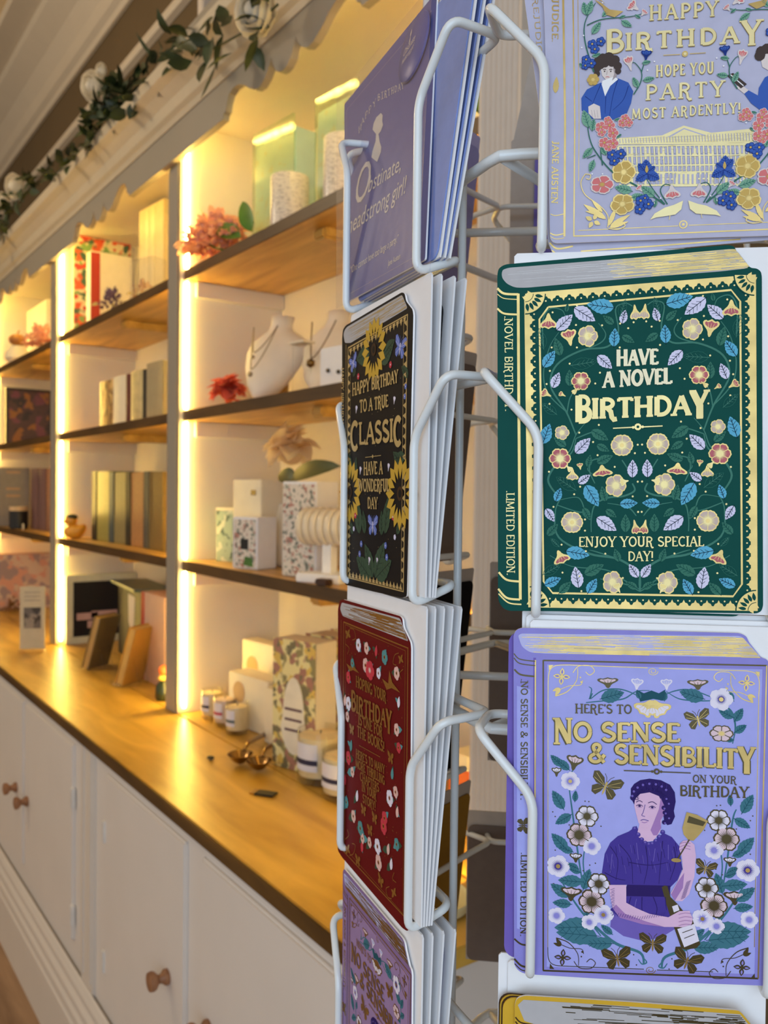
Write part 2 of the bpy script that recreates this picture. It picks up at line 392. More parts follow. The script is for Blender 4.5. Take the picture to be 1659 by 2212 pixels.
for k in range(230):
    t = random.random() if k < 170 else random.uniform(.46, .62)
    px = along(gw, t)
    if (.33 < t < .40 or .03 < t < .13) and random.random() < .8: continue
    p = along(gp, t); d = Vector((random.uniform(-.9, .1), random.uniform(-1, 1), random.uniform(-1.0, .7)))
    petal(bm, p+Vector((random.uniform(-.02, .01), random.uniform(-.05, .05), random.uniform(-.05, .05))), d, (random.uniform(-1, -.2), random.uniform(-.4, .4), random.uniform(-.2, 1)), random.uniform(.05, .085), random.uniform(.026, .042), curl=random.uniform(-.2, .3))
obj('foliage', bm, leafd, gl, smooth=True)
def rose(c, r, parent):
    """cupped petals overlapping round a closed heart, opening towards the room"""
    bm = NB(); c = Vector(c); ax = Vector((-.85, -.35, -.2)).normalized(); e1 = ax.orthogonal().normalized(); e2 = ax.cross(e1)
    ball(bm, c, r*.42, 2)
    for n, R, top, off in ((3, .52, 2.5, .0), (4, .70, 2.2, .5), (5, .86, 1.85, .2), (6, 1.0, 1.55, .8)):
        for k in range(n):
            a0 = 2*PI*k/n+off; sp = 2*PI/n*.68; G = []
            for i in range(6):
                row = []
                for j in range(7):
                    s_ = -1+2*j/6; a = a0+sp*s_; ph = .25+(top-.25)*(i/5)*(1-.16*s_*s_)
                    rr = r*R*(1+(.10*(i/5)**3)+.05*s_*s_*(i/5))
                    row.append(bm.verts.new(c+(e1*math.cos(a)+e2*math.sin(a))*rr*math.sin(ph)-ax*rr*math.cos(ph)*.8))
                G.append(row)
            for i in range(5):
                for j in range(6): bm.faces.new((G[i][j], G[i][j+1], G[i+1][j+1], G[i+1][j]))
    obj('rose', bm, rosem, parent, smooth=True)
for u, v, x, r in ((548, 22, .83, .050), (196, 185, .83, .044), (217, 152, .84, .022), (28, 402, .83, .05), (4, 432, .84, .034)):
    rose(onx(u, v, x)-g0, r, gl)

# ------------------------------------------------------------------ helpers for the goods on the shelves
def put(u, v, x): return onx(u, v, x)
def box_thing(name, label, cat, u0, u1, vt, x, dx, zb, mats, rz=0, group=None, parts=None, bev=.002):
    """a carton whose shop-side face spans u0..u1 and reaches up to vt, on the plane x, standing at height zb"""
    pa, pb = onx(u0, vt, x), onx(u1, vt, x)
    wall = min((w for w in (Y2, Y1, Y0) if w > onx(u1, vt, UX+.03).y), default=9)      # keep clear of the bay's far side
    while pa.y > wall-.012 and x > UX+.02: x -= .004; pa, pb = onx(u0, vt, x), onx(u1, vt, x)
    zt = onx((u0+u1)/2, vt, x).z
    yc, h, H = (pa.y+pb.y)/2, abs(pa.y-pb.y)/2, zt-zb
    t = thing(name, label, cat, (x, yc, zb), rz, group)
    return t, h, H, dx
def facing_thing(name, label, cat, u0, u1, vt, y, zb, group=None):
    """something flat fronted that faces the shop door (down -Y): returns thing, width and height, its local x along the front"""
    pa, pb = ony(u0, vt, y), ony(u1, vt, y); H = ony((u0+u1)/2, vt, y).z-zb
    t = thing(name, label, cat, (pa.x, y, zb), 0, group); return t, pb.x-pa.x, H
def carton(name, label, cat, u0, u1, vt, x, dx, zb, body, lid=None, rz=0, group=None, lidh=.03, bandm=None):
    t, h, H, dx = box_thing(name, label, cat, u0, u1, vt, x, dx, zb, None, rz, group)
    bm = NB(); bx(bm, 0, dx, -h, h, .0005, H-(lidh if lid else 0), bev=min(.002, h*.2)); obj('body', bm, body, t)
    if lid:
        bm = NB(); bx(bm, -.001, dx+.001, -h-.001, h+.001, H-lidh+.0003, H, bev=min(.002, h*.2)); obj('lid', bm, lid, t)
    return t, h, H
def book(name, label, u0, u1, vt, x, dx, zb, cover, pages, rz=0, group=None, bands=None):
    """upright hardback, spine to the shop"""
    t, h, H, dx = box_thing(name, label, 'book', u0, u1, vt, x, dx, zb, None, rz, group)
    bm = NB(); c = .0025
    bx(bm, 0, dx, -h, -h+c, .0005, H, bev=.0006); bx(bm, 0, dx, h-c, h, .0005, H, bev=.0006)
    prism(bm, [(0, -h), (-.003, -h*.6), (-.0045, 0), (-.003, h*.6), (0, h), (.003, h), (.003, -h)], 'z', .0005, H)
    obj('cover', bm, cover, t)
    bm = NB(); bx(bm, .004, dx-.003, -h+c+.0002, h-c-.0002, .003, H-.004); obj('pages', bm, pages, t)
    if bands:
        for zz in (.12, .3, .7, .86):
            bm = NB(); prism(bm, [(-.0006, -h), (-.0042, -h*.6), (-.0056, 0), (-.0042, h*.6), (-.0006, h)], 'z', H*zz, H*zz+.004); obj('spine_band', bm, bands, t)
    return t
mint = M('mint_card', (186, 214, 208), .35, var=.03)
pack = M('ivory_card', (236, 226, 202), .5, var=.03)
glassy = clear('clear_glass', (250, 250, 248))
gold = M('gold_foil_print', (205, 170, 92), .25, metal=1, var=.08)
dark = M('black_card', (16, 15, 18), .5, var=.1)
pagesm = M('book_pages', (226, 208, 168), .8, var=.06, scale=120)

# ---------------------------------------- nearest bay, topmost shelf
Z = ZS[0]+.0005
def flower(label, u, v, x, zb, petm, leafm, r, n, wild=False, group=None, cat='flower', name='artificial_flower', leaves=((1, .4, .3),), squash=1):
    c = onx(u, v, x); t = thing(name, label, cat, (c.x, c.y, zb), 0, group)
    hz = c.z-zb
    bm = NB()
    for k in range(n):
        a, e = random.uniform(0, 2*PI), random.uniform(-.25, 1)
        d = Vector((math.cos(a)*math.cos(e*1.4), math.sin(a)*math.cos(e*1.4), math.sin(e*1.4)*squash))
        if wild:
            q = Vector((0, 0, hz*.5))+Vector((d.x*.8, d.y*1.9, abs(d.z)*1.1))*r*random.uniform(.25, 1)
            q.z = max(q.z, .012)
            petal(bm, q, d, (0, 0, 1), r*.45, r*.3, curl=.3)
            ball(bm, q+d*.008, r*.1, 1)
        else:
            petal(bm, Vector((0, 0, hz))+d*r*.15, d, (-d.z, 0, 1.1), r*random.uniform(.8, 1.05), r*.95, curl=.5, fold=.25)
    if not wild: ball(bm, (0, 0, hz), r*.45, 2)
    obj('petals', bm, petm, t, smooth=True)
    bm = NB(); tube(bm, [(0, 0, hz*.6), (.01, -r*.4, hz*.25+.01), (.02, -r*1.1, .012)], .003, 6); obj('stem', bm, leafm, t, smooth=True)
    if not leaves: return t
    bm = NB()
    for (dy, dz, s) in leaves: petal(bm, (-r*.6, dy*r*(1.1 if wild else .5), max(hz*.6, .02)), (-.5, dy, dz), (-1, 0, .6), s*r*4, s*r*2.2, curl=.2)
    obj('leaves', bm, leafm, t, smooth=True)
    return t
pinkp = M('coral_blossom', (246, 190, 166), .55, var=.12, scale=60, trans=.4)
ft = flower('bunch of coral pink artificial blossom lying at the left end of the nearest topmost shelf', 455, 508, .985, Z, pinkp, leafl, .078, 260, True, leaves=())
def leaf_part(t, base, tip, w, m):
    """one broad leaf from pixel base to pixel tip (u, v, x)"""
    a, b = onx(*base), onx(*tip); bm = NB(); petal(bm, a-t.location, b-a, (-1, -.3, .5), (b-a).length, w, curl=.12, nseg=7, fold=.12)
    obj('leaf', bm, m, t, smooth=True)
leaf_part(ft, (520, 512, .99), (462, 488, .97), .055, leafl); leaf_part(ft, (545, 500, 1.0), (520, 432, .99), .05, leafl); leaf_part(ft, (545, 500, 1.0), (548, 478, .99), .03, leafl)
glasslid = clear('acetate_lid', (236, 246, 240), rough=.1)
for (u0, u1, vt, vt2, rz, lb) in ((556, 628, 292, 330, .10, 'mint green gift box with a clear front, behind the left ribbed mug'), (690, 765, 218, 252, .10, 'taller looking mint green gift box with a clear front, beside the card rack')):
    t, h, H, dx = box_thing('gift_box', lb, 'box', u0, u1, vt, 1.10, .075, Z, None, rz, 'mint gift boxes')
    bm = NB(); bx(bm, .004, .075, -h, h, .0005, H, bev=.003); obj('body', bm, mint, t)
    bm = NB(); bx(bm, -.004, .003, -h-.003, h+.003, .0005, H+.03, bev=.002); obj('clear_front', bm, glasslid, t)
    bm = NB(); bx(bm, .0032, .0039, -h*.97, h*.97, .002, H*.985); obj('printed_label', bm, blotch('label_print', (216, 212, 204), [(222, 200, 172)], scale=40, thr=.6), t)
mugm = blotch('mug_print', (226, 220, 212), [(190, 184, 180)], .3, 90, .56, (1, 1, 3))
def mug(label, u, vt, x, zb, r, m, group=None):
    c = onx(u, vt, x); H = c.z-zb; t = thing('mug', label, 'mug', (c.x, c.y, zb), 0, group)
    bm = NB(); lathe(bm, [(r*.9, 0), (r, .004), (r, H-.002), (r*.97, H), (r*.93, H-.002), (r*.9, .006)], 28); obj('body', bm, m, t, smooth='auto')
    bm = NB(); tube(bm, fillet([(0, r*.97, H*.8), (-.0, r*1.5, H*.78), (0, r*1.55, H*.28), (0, r*.97, H*.22)], .02), .005, 8); obj('handle', bm, m, t, smooth=True)
mug('white mug with grey lettering standing before the mint boxes', 626, 384, 1.02, Z, .047, mugm, 'printed mugs')
mug('white printed mug half hidden behind the blue birthday card', 742, 300, 1.02, Z, .044, mugm, 'printed mugs')
flower('potted green leaf plant on the near end of the topmost shelf', 1003, 222, 1.04, Z, leafl, leafl, .045, 10, False, name='leaf_sprig', cat='plant', leaves=((-.4, .5, .3), (.8, .2, .3)))

# ---------------------------------------- nearest bay, middle shelf
Z = ZS[1]+.0005
redf = M('coral_red_flower', (232, 118, 94), .7, var=.2, scale=60, trans=.3)
flower('coral red fabric flower at the left of the white necklace bust', 492, 848, 1.02, Z, redf, redf, .05, 46, leaves=((1, 0, .1),))
plaster = M('bust_velvet', (238, 228, 214), .55, var=.02)
def bust(label, u, vt, vb, x, zb, wid, group):
    c = onx(u, vt, x); H = c.z-zb; t = thing('necklace_bust', label, 'display bust', (c.x, c.y, zb), .5, group)
    secs = [(0, .10, .30, .02), (.06, .30, .50, .02), (.2, .62, .62, .015), (.4, .88, .66, .005), (.58, 1.0, .55, 0), (.70, .92, .46, 0), (.78, .62, .36, 0), (.83, .40, .30, 0), (.9, .33, .28, 0), (1.0, .35, .30, .0)]
    bm = NB(); rings = []
    for zz, w, dp, off in secs:
        rings.append([bm.verts.new((-dp*wid*.42*max(0, -math.cos(a))*1.0*(1 if math.cos(a) < 0 else 0)+.012*math.cos(a)-off+.07*(zz-.0), w*wid*.5*math.sin(a), H*zz+.001)) for a in [2*PI*k/24 for k in range(24)]])
    for a, b in zip(rings, rings[1:]):
        for k in range(24): bm.faces.new((a[k], a[(k+1) % 24], b[(k+1) % 24], b[k]))
    bm.faces.new(rings[0][::-1]); bm.faces.new(rings[-1]); bmesh.ops.recalc_face_normals(bm, faces=bm.faces)
    obj('bust_form', bm, plaster, t, smooth=True)
    bm = NB(); bx(bm, .0, .08, -.03, .03, 0, .012, bev=.002); bx(bm, .05, .062, -.02, .02, .01, H*.5); obj('easel_foot', bm, shelfw, t)
    return t, H, wid
def chain(t, H, wid, low, m, pend):
    bm = NB(); pts = []
    for k in range(21):
        s = -1+2*k/20; zz = H*(low+(.84-low)*abs(s)**1.5); y = s*wid*.2
        pts.append((-.05*wid/.2-.062*(1-abs(s)*.6)*wid/.2+.06*zz/H, y, zz))
    tube(bm, pts, .0016, 6); ball(bm, (pts[10][0]-.004, 0, pts[10][2]-.012), pend, 1); obj('necklace', bm, m, t, smooth=True)
silver = M('dull_silver', (170, 160, 140), .3, metal=1)
t, H, w = bust('white necklace bust with two pendants on the middle shelf of the nearest bay', 583, 677, 860, 1.06, Z, .185, 'necklace busts')
chain(t, H, w, .52, silver, .006); chain(t, H, w, .33, silver, .0075)
t, H, w = bust('second white necklace bust, partly hidden behind the classic birthday card', 706, 664, 838, 1.12, Z, .17, 'necklace busts')
chain(t, H, w, .4, M('bronze_bead', (120, 96, 60), .35, metal=1), .012)
t, h, H, dx = box_thing('earring_card', 'small white jewellery card with dark studs on the middle shelf', 'jewellery card', 696, 748, 748, 1.0, .012, Z, None, .1)
bm = NB(); bx(bm, 0, .012, -h, h, .0005, H, bev=.001); obj('card', bm, paper, t)
bm = NB()
for sy, sz in ((-.4, .35), (.35, .42)): ball(bm, (-.003, sy*h, sz*H), .0055, 1)
obj('stud', bm, M('dark_stone', (40, 36, 40), .3), t)
t, h, H, dx = box_thing('acrylic_stand', 'tall clear acrylic jewellery stand beside the white bust', 'display stand', 632, 652, 742, 1.04, .03, Z, None, .15)
bm = NB(); bx(bm, 0, .03, -h, h, .0005, H, bev=.003); obj('block', bm, glassy, t)
bm = NB(); bx(bm, -.006, .034, -h-.008, h+.008, H, H+.006, bev=.002); obj('cap', bm, pack, t)

# ---------------------------------------- nearest bay, lowest shelf
Z = ZS[2]+.0005
flor = blotch('botanical_print', (226, 218, 206), [(160, 164, 150), (186, 130, 116), (110, 116, 108)], .45, 60, .58)
teal = blotch('teal_print', (146, 168, 160), [(60, 90, 88), (196, 204, 190)], .4, 30, .55)
t, h, H = carton('candle_box', 'small teal patterned carton at the left of the lowest shelf in the nearest bay', 'box', 474, 496, 1097, 1.05, .075, Z, teal, pack, .35, lidh=.008)
t, h, H = carton('candle_box', 'tall plain ivory carton with a tiny gold mark, behind the leaf printed box', 'box', 512, 556, 1036, 1.05, .09, Z, pack, None, .2)
bm = NB(); bx(bm, -.0012, -.0002, -h*.65, -h*.3, H*.82, H*.88); obj('gold_mark', bm, gold, t)
t, h, H = carton('candle_box', 'small white carton with a dark botanical front and green leaf on the lowest shelf', 'box', 513, 546, 1117, 1.0, .075, Z, paper, None, .35)
bm = NB(); bx(bm, -.0012, -.0002, -h*.85, h*.85, H*.03, H*.95); fr = obj('printed_front', bm, flor, t)
bm = NB(); bx(bm, -.002, -.0013, -h*.3, h*.3, H*.38, H*.58); obj('dark_label', bm, dark, t)
bm = NB(); prism(bm, [(-h*.7, H*.05), (h*.1, H*.08), (-h*.1, H*.25), (-h*.6, H*.22)], 'x', -.002, -.0013); obj('leaf_mark', bm, leafl, t)
t, h, H = carton('diffuser_box', 'tall white carton printed with small flowers and birds, beside the ribbed jar', 'box', 622, 672, 1040, 1.02, .08, Z, paper, None, .3)
bm = NB(); bx(bm, -.0012, -.0002, -h*.94, h*.94, H*.01, H*.97); obj('printed_front', bm, flor, t)
peon = M('blush_petal', (252, 240, 220), .6, var=.03, trans=.8)
c = onx(628, 975, 1.14)
tv = thing('bud_vase', 'slim cream vase holding the blush flower on the lowest shelf', 'vase', (1.14, onx(610, 1100, 1.14).y, Z))
bm = NB(); lathe(bm, [(.03, 0), (.036, .01), (.036, .12), (.022, .155), (.02, .17), (.016, .17), (.016, .12)], 24); obj('vase_body', bm, pack, tv, smooth='auto')
t = flower('big blush white peony bloom rising above the boxes on the lowest shelf', 628, 978, 1.12, Z+.17, peon, M('dark_leaf', (40, 62, 22), .4, var=.2), .075, 42, leaves=())
leaf_part(t, (628, 1034, 1.08), (724, 1000, 1.06), .06, MATS['dark_leaf']); leaf_part(t, (640, 1034, 1.08), (598, 1022, 1.07), .05, MATS['dark_leaf'])
jar = M('pearl_ceramic', (232, 220, 196), .25, var=.05, coat=.5)
c = onx(712, 1240, 1.0)
t = thing('bangle_stand', 'white ribbed roll of pearly bangles on a pale stand, beside the classic card', 'display stand', (1.03, onx(712, 1200, 1.03).y, Z), .4)
bm = NB(); bx(bm, -.05, .05, -.06, .06, 0, .02, bev=.003); bx(bm, -.012, .012, -.012, .012, .02, .085); obj('base', bm, paper, t)
bm = NB()
for k in range(7):
    y = -.07+.02*k; rr = [(.034, y), (.043, y+.003), (.045, y+.01), (.043, y+.017), (.034, y+.02)]
    lathe(bm, rr, 20)
bmesh.ops.rotate(bm, verts=bm.verts, cent=(0, 0, 0), matrix=Matrix.Rotation(PI/2, 3, 'X')); bmesh.ops.translate(bm, verts=bm.verts, vec=(0, 0, .125))
obj('bangles', bm, jar, t, smooth='auto')
t = thing('ring_dish', 'tiny dark brown ring box on the bangle stand foot', 'box', (.975, onx(700, 1215, .975).y, Z+.0005), .3)
bm = NB(); bx(bm, -.012, .012, -.018, .018, 0, .014, bev=.003); obj('ring_box', bm, M('brown_leather', (58, 34, 24), .5), t)

# ---------------------------------------- worktop under the nearest bay
Z = CT+.0012
wax = M('candle_wax', (246, 226, 178), .5, var=.03)
labelw = M('candle_label', (222, 222, 232), .6, var=.03)
def candle(label, u, vb, r, H, zoff, waxm, band, group):
    c = onz(u, vb, Z); t = thing('jar_candle', label, 'candle', (c.x+r*.6, c.y+r*.8, Z), 0, group)
    bm = NB(); lathe(bm, [(r*.9, 0), (r, .004), (r, H-.001), (r*.985, H), (r*.95, H-.001), (r*.95, H*.14), (r*.8, H*.12)], 28); obj('glass_jar', bm, glassy, t, smooth='auto')
    bm = NB(); lathe(bm, [(r*.93, H*.15), (r*.94, H*.2), (r*.94, H*.88), (r*.3, H*.9)], 28); obj('wax', bm, waxm, t, smooth='auto')
    bm = NB(); a0 = math.atan2(-c.y*0-1, -1.2)
    n = 12; rows = []
    for k in range(n+1):
        a = PI+.25+(k/n-.5)*1.3; rows.append([bm.verts.new((r*1.006*math.cos(a), r*1.006*math.sin(a), H*z)) for z in (.28, .40, .5, .8)])
    for a, b in zip(rows, rows[1:]):
        for j in range(3):
            f = bm.faces.new((a[j], a[j+1], b[j+1], b[j])); f.material_index = 1 if j == 1 else 0
    obj('label', bm, [labelw, band], t)
    bm = NB(); tube(bm, [(0, 0, H*.88), (.002, 0, H*.96)], .0012, 6); obj('wick', bm, dark, t)
navy = M('navy_print', (40, 40, 70), .5)
candle('small white jar candle at the back of the three beside the light strip', 452, 1556, .03, .083, 0, wax, navy, 'three small jar candles')
candle('small jar candle with a pink rim, middle of the three', 480, 1572, .03, .083, 0, M('pink_wax', (238, 214, 190), .5), M('pink_band', (190, 80, 96), .5), 'three small jar candles')
candle('small jar candle with grey band, front one of the three', 507, 1590, .03, .083, 0, wax, M('grey_band', (96, 110, 112), .5), 'three small jar candles')
candle('large lit looking white jar candle in front of the flowered cartons', 686, 1702, .052, .118, 0, wax, navy, 'large jar candles')
candle('large pale jar candle mostly hidden behind the red birthday card', 741, 1738, .05, .10, 0, wax, navy, 'large jar candles')
stamp = M('tan_crest', (206, 170, 120), .6)
def crest_box(label, u0, u1, vt, x, dx, zb, rz):
    t, h, H = carton('crest_box', label, 'box', u0, u1, vt, x, dx, zb, pack, None, rz, 'ivory boxes with a tan crest')
    bm = NB(); lathe(bm, [(min(h, H)*.26, 0), (min(h, H)*.30, .0006)], 20); bmesh.ops.rotate(bm, verts=bm.verts, cent=(0, 0, 0), matrix=Matrix.Rotation(-PI/2, 3, 'Y'))
    bmesh.ops.translate(bm, verts=bm.verts, vec=(-.0003, h*.45, H*.66)); obj('crest', bm, stamp, t); return t
crest_box('taller ivory box with tan crest standing behind the low ivory box', 531, 600, 1390, 1.14, .05, Z, .12)
crest_box('low ivory box with tan crest standing beside the three jar candles', 502, 572, 1462, 1.05, .07, Z, .12)
t, h, H = carton('soap_box', 'small lilac sided ivory box next to the low crest box', 'box', 572, 600, 1490, 1.035, .03, Z, pack, None, 0)
bm = NB(); bx(bm, .0, .03, -h-.0012, -h-.0002, .002, H-.002); obj('lilac_side', bm, M('lilac_card', (176, 160, 180), .6), t)
yflor = blotch('garden_print', (234, 222, 160), [(150, 140, 92), (222, 192, 96), (172, 124, 104), (124, 116, 84)], .45, 24, .54)
for k, (u0, u1, vt, x) in enumerate(((606, 668, 1385, .985), (672, 722, 1374, 1.07), (724, 768, 1364, 1.15))):
    t, h, H, dx = box_thing('diffuser_carton', ('front', 'middle', 'rearmost')[k]+' of the three tall cartons printed with yellow garden flowers', 'box', u0, u1, vt, x, .075, Z, None, .3, 'flower printed diffuser cartons')
    bm = NB(); bx(bm, 0, .075, -h, h, .0005, H, bev=.002); obj('body', bm, pack, t)
    bm = NB(); bx(bm, -.0012, -.0002, -h, h, .001, H+.002); obj('printed_front', bm, yflor, t)
    bm = NB(); e = [(h*.62*math.cos(a)*(1 if math.sin(a) < 0 else .8), H*.42+H*.30*math.sin(a)) for a in [2*PI*i/20 for i in range(20)]]
    prism(bm, e, 'x', -.002, -.0013); obj('name_panel', bm, M('panel_ivory', (236, 228, 206), .5), t)
    bm = NB()
    for zz in (.46, .38, .30): bx(bm, -.0026, -.0021, -h*.4, h*.4, H*zz, H*zz+.006)
    obj('lettering', bm, M('plum_print', (110, 80, 84), .5), t)
steel = M('spoon_steel', (150, 120, 80), .2, metal=1, var=.1)
for k, (u, v, u2, v2, lb) in enumerate(((522, 1648, 573, 1598, 'left brass toned scoop lying on the worktop with its handle to the wall'), (562, 1662, 600, 1615, 'right brass toned scoop lying on the worktop beside its twin'))):
    a, b = onz(u, v, Z), onz(u2, v2, Z); d = (b-a); d.z = 0
    t = thing('metal_scoop', lb, 'scoop', (a.x, a.y, Z), math.atan2(d.y, d.x), 'pair of scoops'); L = d.length
    bm = NB(); n = 16; rings = []
    for i in range(7):
        s = i/6; rings.append([bm.verts.new((-.012+.034*math.cos(q)*s, .030*math.sin(q)*s, .002+.024*s*s)) for q in [2*PI*k2/n for k2 in range(n)]])
    for A, B in zip(rings, rings[1:]):
        for q in range(n):
            try: bm.faces.new((A[q], A[(q+1) % n], B[(q+1) % n], B[q]))
            except ValueError: pass
    bmesh.ops.remove_doubles(bm, verts=bm.verts, dist=1e-5); obj('bowl', bm, [steel], t, smooth=True)
    bm = NB(); tube(bm, [(.018, 0, .026), (.05, 0, .034), (L*.75, 0, .022), (L*1.15, 0, .010)], .005, 8, taper=lambda s: .7+.8*s); obj('handle', bm, steel, t, smooth=True)
c = onz(455, 1641, Z); t = thing('stone_stud', 'tiny dark pebble on the open worktop left of the scoops', 'pebble', c); bm = NB(); ball(bm, (0, 0, .005), .009, 2, (1, 1.3, .5), jit=.05); obj('pebble', bm, dark, t, smooth=True)
c = onz(575, 1716, Z); t = thing('swing_tag', 'small black tag with a gold corner lying flat on the worktop', 'tag', c, .6)
bm = NB(); bx(bm, -.014, .014, -.022, .022, .0, .004, bev=.001); obj('tag_card', bm, dark, t)
bm = NB(); bx(bm, -.013, .013, .0225, .034, .0, .0038); obj('gold_corner', bm, gold, t)
c = onz(1000, 1690, Z); t, h, H = carton('gift_carton', 'coral pink carton on the worktop by the fluted pilaster', 'box', 968, 1012, 1628, 1.15, .1, Z, M('coral_card', (226, 120, 70), .5, var=.15), pack, 0, lidh=.03)
c = onz(978, 1962, Z); t = thing('cork_plate', 'round pale plate with a raised rim at the near end of the worktop', 'plate', (c.x-.025, c.y+.028, Z))
bm = NB(); lathe(bm, [(.052, 0), (.064, .004), (.066, .016), (.064, .018), (.058, .013), (.02, .011)], 36); obj('dish', bm, M('pale_stoneware', (206, 200, 160), .4, var=.04), t, smooth='auto')

# ---------------------------------------- middle bay
Z = ZS[0]+.0005
rosep = blotch('rose_print', (226, 214, 180), [(214, 90, 60), (120, 160, 100), (200, 70, 60), (60, 96, 84)], .45, 16, .56)
t, w, H = facing_thing('art_print', 'large print with red flowers leaning on the far side of the middle bay topmost shelf', 'print', 158, 284, 505, Y1-.03, Z)
bm = NB(); bx(bm, 0, w, 0, .012, .0005, H, bev=.002); obj('board', bm, pack, t)
bm = NB(); bx(bm, .004, w-.004, -.0015, -.0003, .004, H*.98); obj('picture', bm, rosep, t)
redc = M('red_card', (176, 48, 40), .5, var=.05)
t, w, H = facing_thing('gift_set', 'ivory gift box with a wide red end panel on the middle bay topmost shelf', 'box', 196, 286, 548, Y1-.20, Z)
bm = NB(); bx(bm, 0, w, 0, .06, .0005, H, bev=.003); obj('body', bm, pack, t)
bm = NB(); bx(bm, .001, w*.22, -.0014, -.0003, .001, H*.98); obj('red_panel', bm, redc, t)
bm = NB(); bx(bm, w*.24, w+.001, -.004, .061, H+.0003, H+.006); obj('clear_lid', bm, glasslid, t)
t, h, H = carton('folding_screen', 'tall pale cream folding screen standing at the near end of the middle bay topmost shelf', 'screen', 306, 348, 442, 1.12, .03, Z, M('dull_cream', (206, 188, 146), .5), None, .1)
bm = NB(); bx(bm, -.0015, -.0003, -h*.3, -h*.1, .01, H*.96); bx(bm, -.0015, -.0003, h*.2, h*.4, .01, H*.96); obj('raised_rib', bm, M('ivory_rib', (220, 202, 156), .3), t)
t, h, H, dx = box_thing('acrylic_block', 'clear acrylic block catching the light beside the red panelled gift box', 'block', 292, 318, 556, 1.02, .06, Z, None, .4)
bm = NB(); bx(bm, 0, .06, -h, h, .0005, H, bev=.004); obj('block', bm, glassy, t)
flower('little purple and white dried flower bunch before the red panelled box', 240, 640, 1.0, Z, M('purple_dried', (110, 90, 120), .7, var=.35, scale=60), M('straw_stem', (170, 150, 90), .6), .05, 70, True, leaves=((.8, .1, .2),))
flower('small buff and tan dried flower by the acrylic block', 306, 618, 1.02, Z, M('buff_dried', (200, 170, 140), .7, var=.2, scale=60), M('straw_stem', (170, 150, 90), .6), .035, 40, True, leaves=((.8, .1, .2),))
Z = ZS[1]+.0005
marb = blotch('marbled_tan', (176, 130, 72), [(110, 74, 40), (226, 190, 120)], .35, 30, .52, (1, 1, .5))
greyb = M('grey_cloth', (150, 140, 118), .6, var=.05); blackb = M('black_cloth', (24, 20, 18), .6)
for (u0, u1, vt, mt, lb) in ((218, 246, 822, marb, 'tan marbled book leaning at the far end of the middle shelf'), (247, 272, 812, pack, 'ivory slip-cased book next to the tan marbled one'), (273, 283, 808, M('maroon_cloth', (92, 30, 24), .5), 'slim maroon book between the two pale ones'),
        (285, 308, 800, M('pale_gilt', (206, 190, 140), .35, var=.2), 'pale book with glittering gilt spine on the middle shelf'), (309, 318, 798, blackb, 'slim black book beside the glittering gilt one'), (319, 350, 782, greyb, 'thick grey cloth book nearest the divider on the middle shelf')):
    book('book', lb, u0, u1, vt, 1.04, .12, Z, mt, pagesm, .05, 'books on the middle shelf of the middle bay')
Z = ZS[2]+.0005
duck = M('duck_yellow', (226, 160, 50), .35, var=.05)
c = onx(162, 1150, 1.0); t = thing('rubber_duck', 'yellow toy duck with a dark cap on the lowest shelf of the middle bay', 'toy duck', (c.x, c.y, Z), PI*.75)
bm = NB(); ball(bm, (0, 0, .030), .04, 3, (1.2, .9, .74))
for v in bm.verts:
    if v.co.x < -.02: v.co.z += (-.02-v.co.x)*.7
obj('body', bm, duck, t, smooth=True)
bm = NB(); ball(bm, (.018, 0, .076), .025, 3); obj('head', bm, duck, t, smooth=True)
bm = NB(); ball(bm, (.044, 0, .071), .01, 2, (1.3, 1.1, .5)); obj('beak', bm, M('duck_beak', (200, 60, 30), .4), t, smooth=True)
bm = NB(); ball(bm, (.014, 0, .088), .0235, 2, (1, 1, .6)); obj('cap', bm, M('dark_green_cap', (50, 52, 30), .6), t, smooth=True)
gl1 = M('green_gold_cloth', (150, 146, 80), .4, var=.12, scale=90); gl2 = M('sage_gold_cloth', (146, 134, 90), .4, var=.12, scale=90)
gl3 = M('copper_gold_cloth', (184, 134, 84), .4, var=.15, scale=90); gl4 = M('olive_gold_cloth', (128, 104, 58), .4, var=.15, scale=90)
for (u0, u1, vt, m1, m2, lb) in ((200, 236, 1018, gl1, M('black_green', (26, 30, 26), .5), 'green gilt volume with a dark edge, first of the four thick volumes from the duck'), (237, 272, 1020, gl2, M('slate_blue', (66, 82, 88), .5), 'sage gilt volume with a slate blue edge, second of the four thick volumes'),
        (273, 310, 1020, gl3, M('near_black', (34, 28, 24), .5), 'copper coloured gilt volume, third of the four thick volumes'), (312, 352, 1019, gl4, M('slate_brown', (84, 82, 74), .5), 'olive gilt volume nearest the divider, last of the four thick volumes')):
    t, h, H, dx = box_thing('thick_book', lb, 'book', u0, u1, vt, 1.05, .13, Z, None, .0, 'thick gilt volumes on the lowest shelf')
    bm = NB(); bx(bm, 0, .13, -h, h*.42, .0005, H, bev=.002); obj('gilt_pages', bm, m1, t)
    bm = NB(); bx(bm, -.003, .132, h*.43, h, .0005, H+.002, bev=.001); obj('cover', bm, m2, t)
Z = CT+.0012
t, W_, H = facing_thing('picture_frame', 'pale framed black picture with pink lettering propped on the middle bay worktop', 'picture', 143, 296, 1240, Y1-.04, Z)
w = .03
bm = NB()
for a, b, c0, d in ((0, W_, 0, w), (0, W_, H-w, H), (0, w, w, H-w), (W_-w, W_, w, H-w)): bx(bm, a, b, 0, .025, c0+.0005, d, bev=.002)
obj('frame', bm, M('sage_frame', (216, 218, 190), .5), t)
bm = NB(); bx(bm, w+.0005, W_-w-.0005, .008, .025, w+.0005, H-w-.0005); obj('picture', bm, dark, t)
bm = NB(); pinkt = M('pink_print', (206, 170, 166), .6)
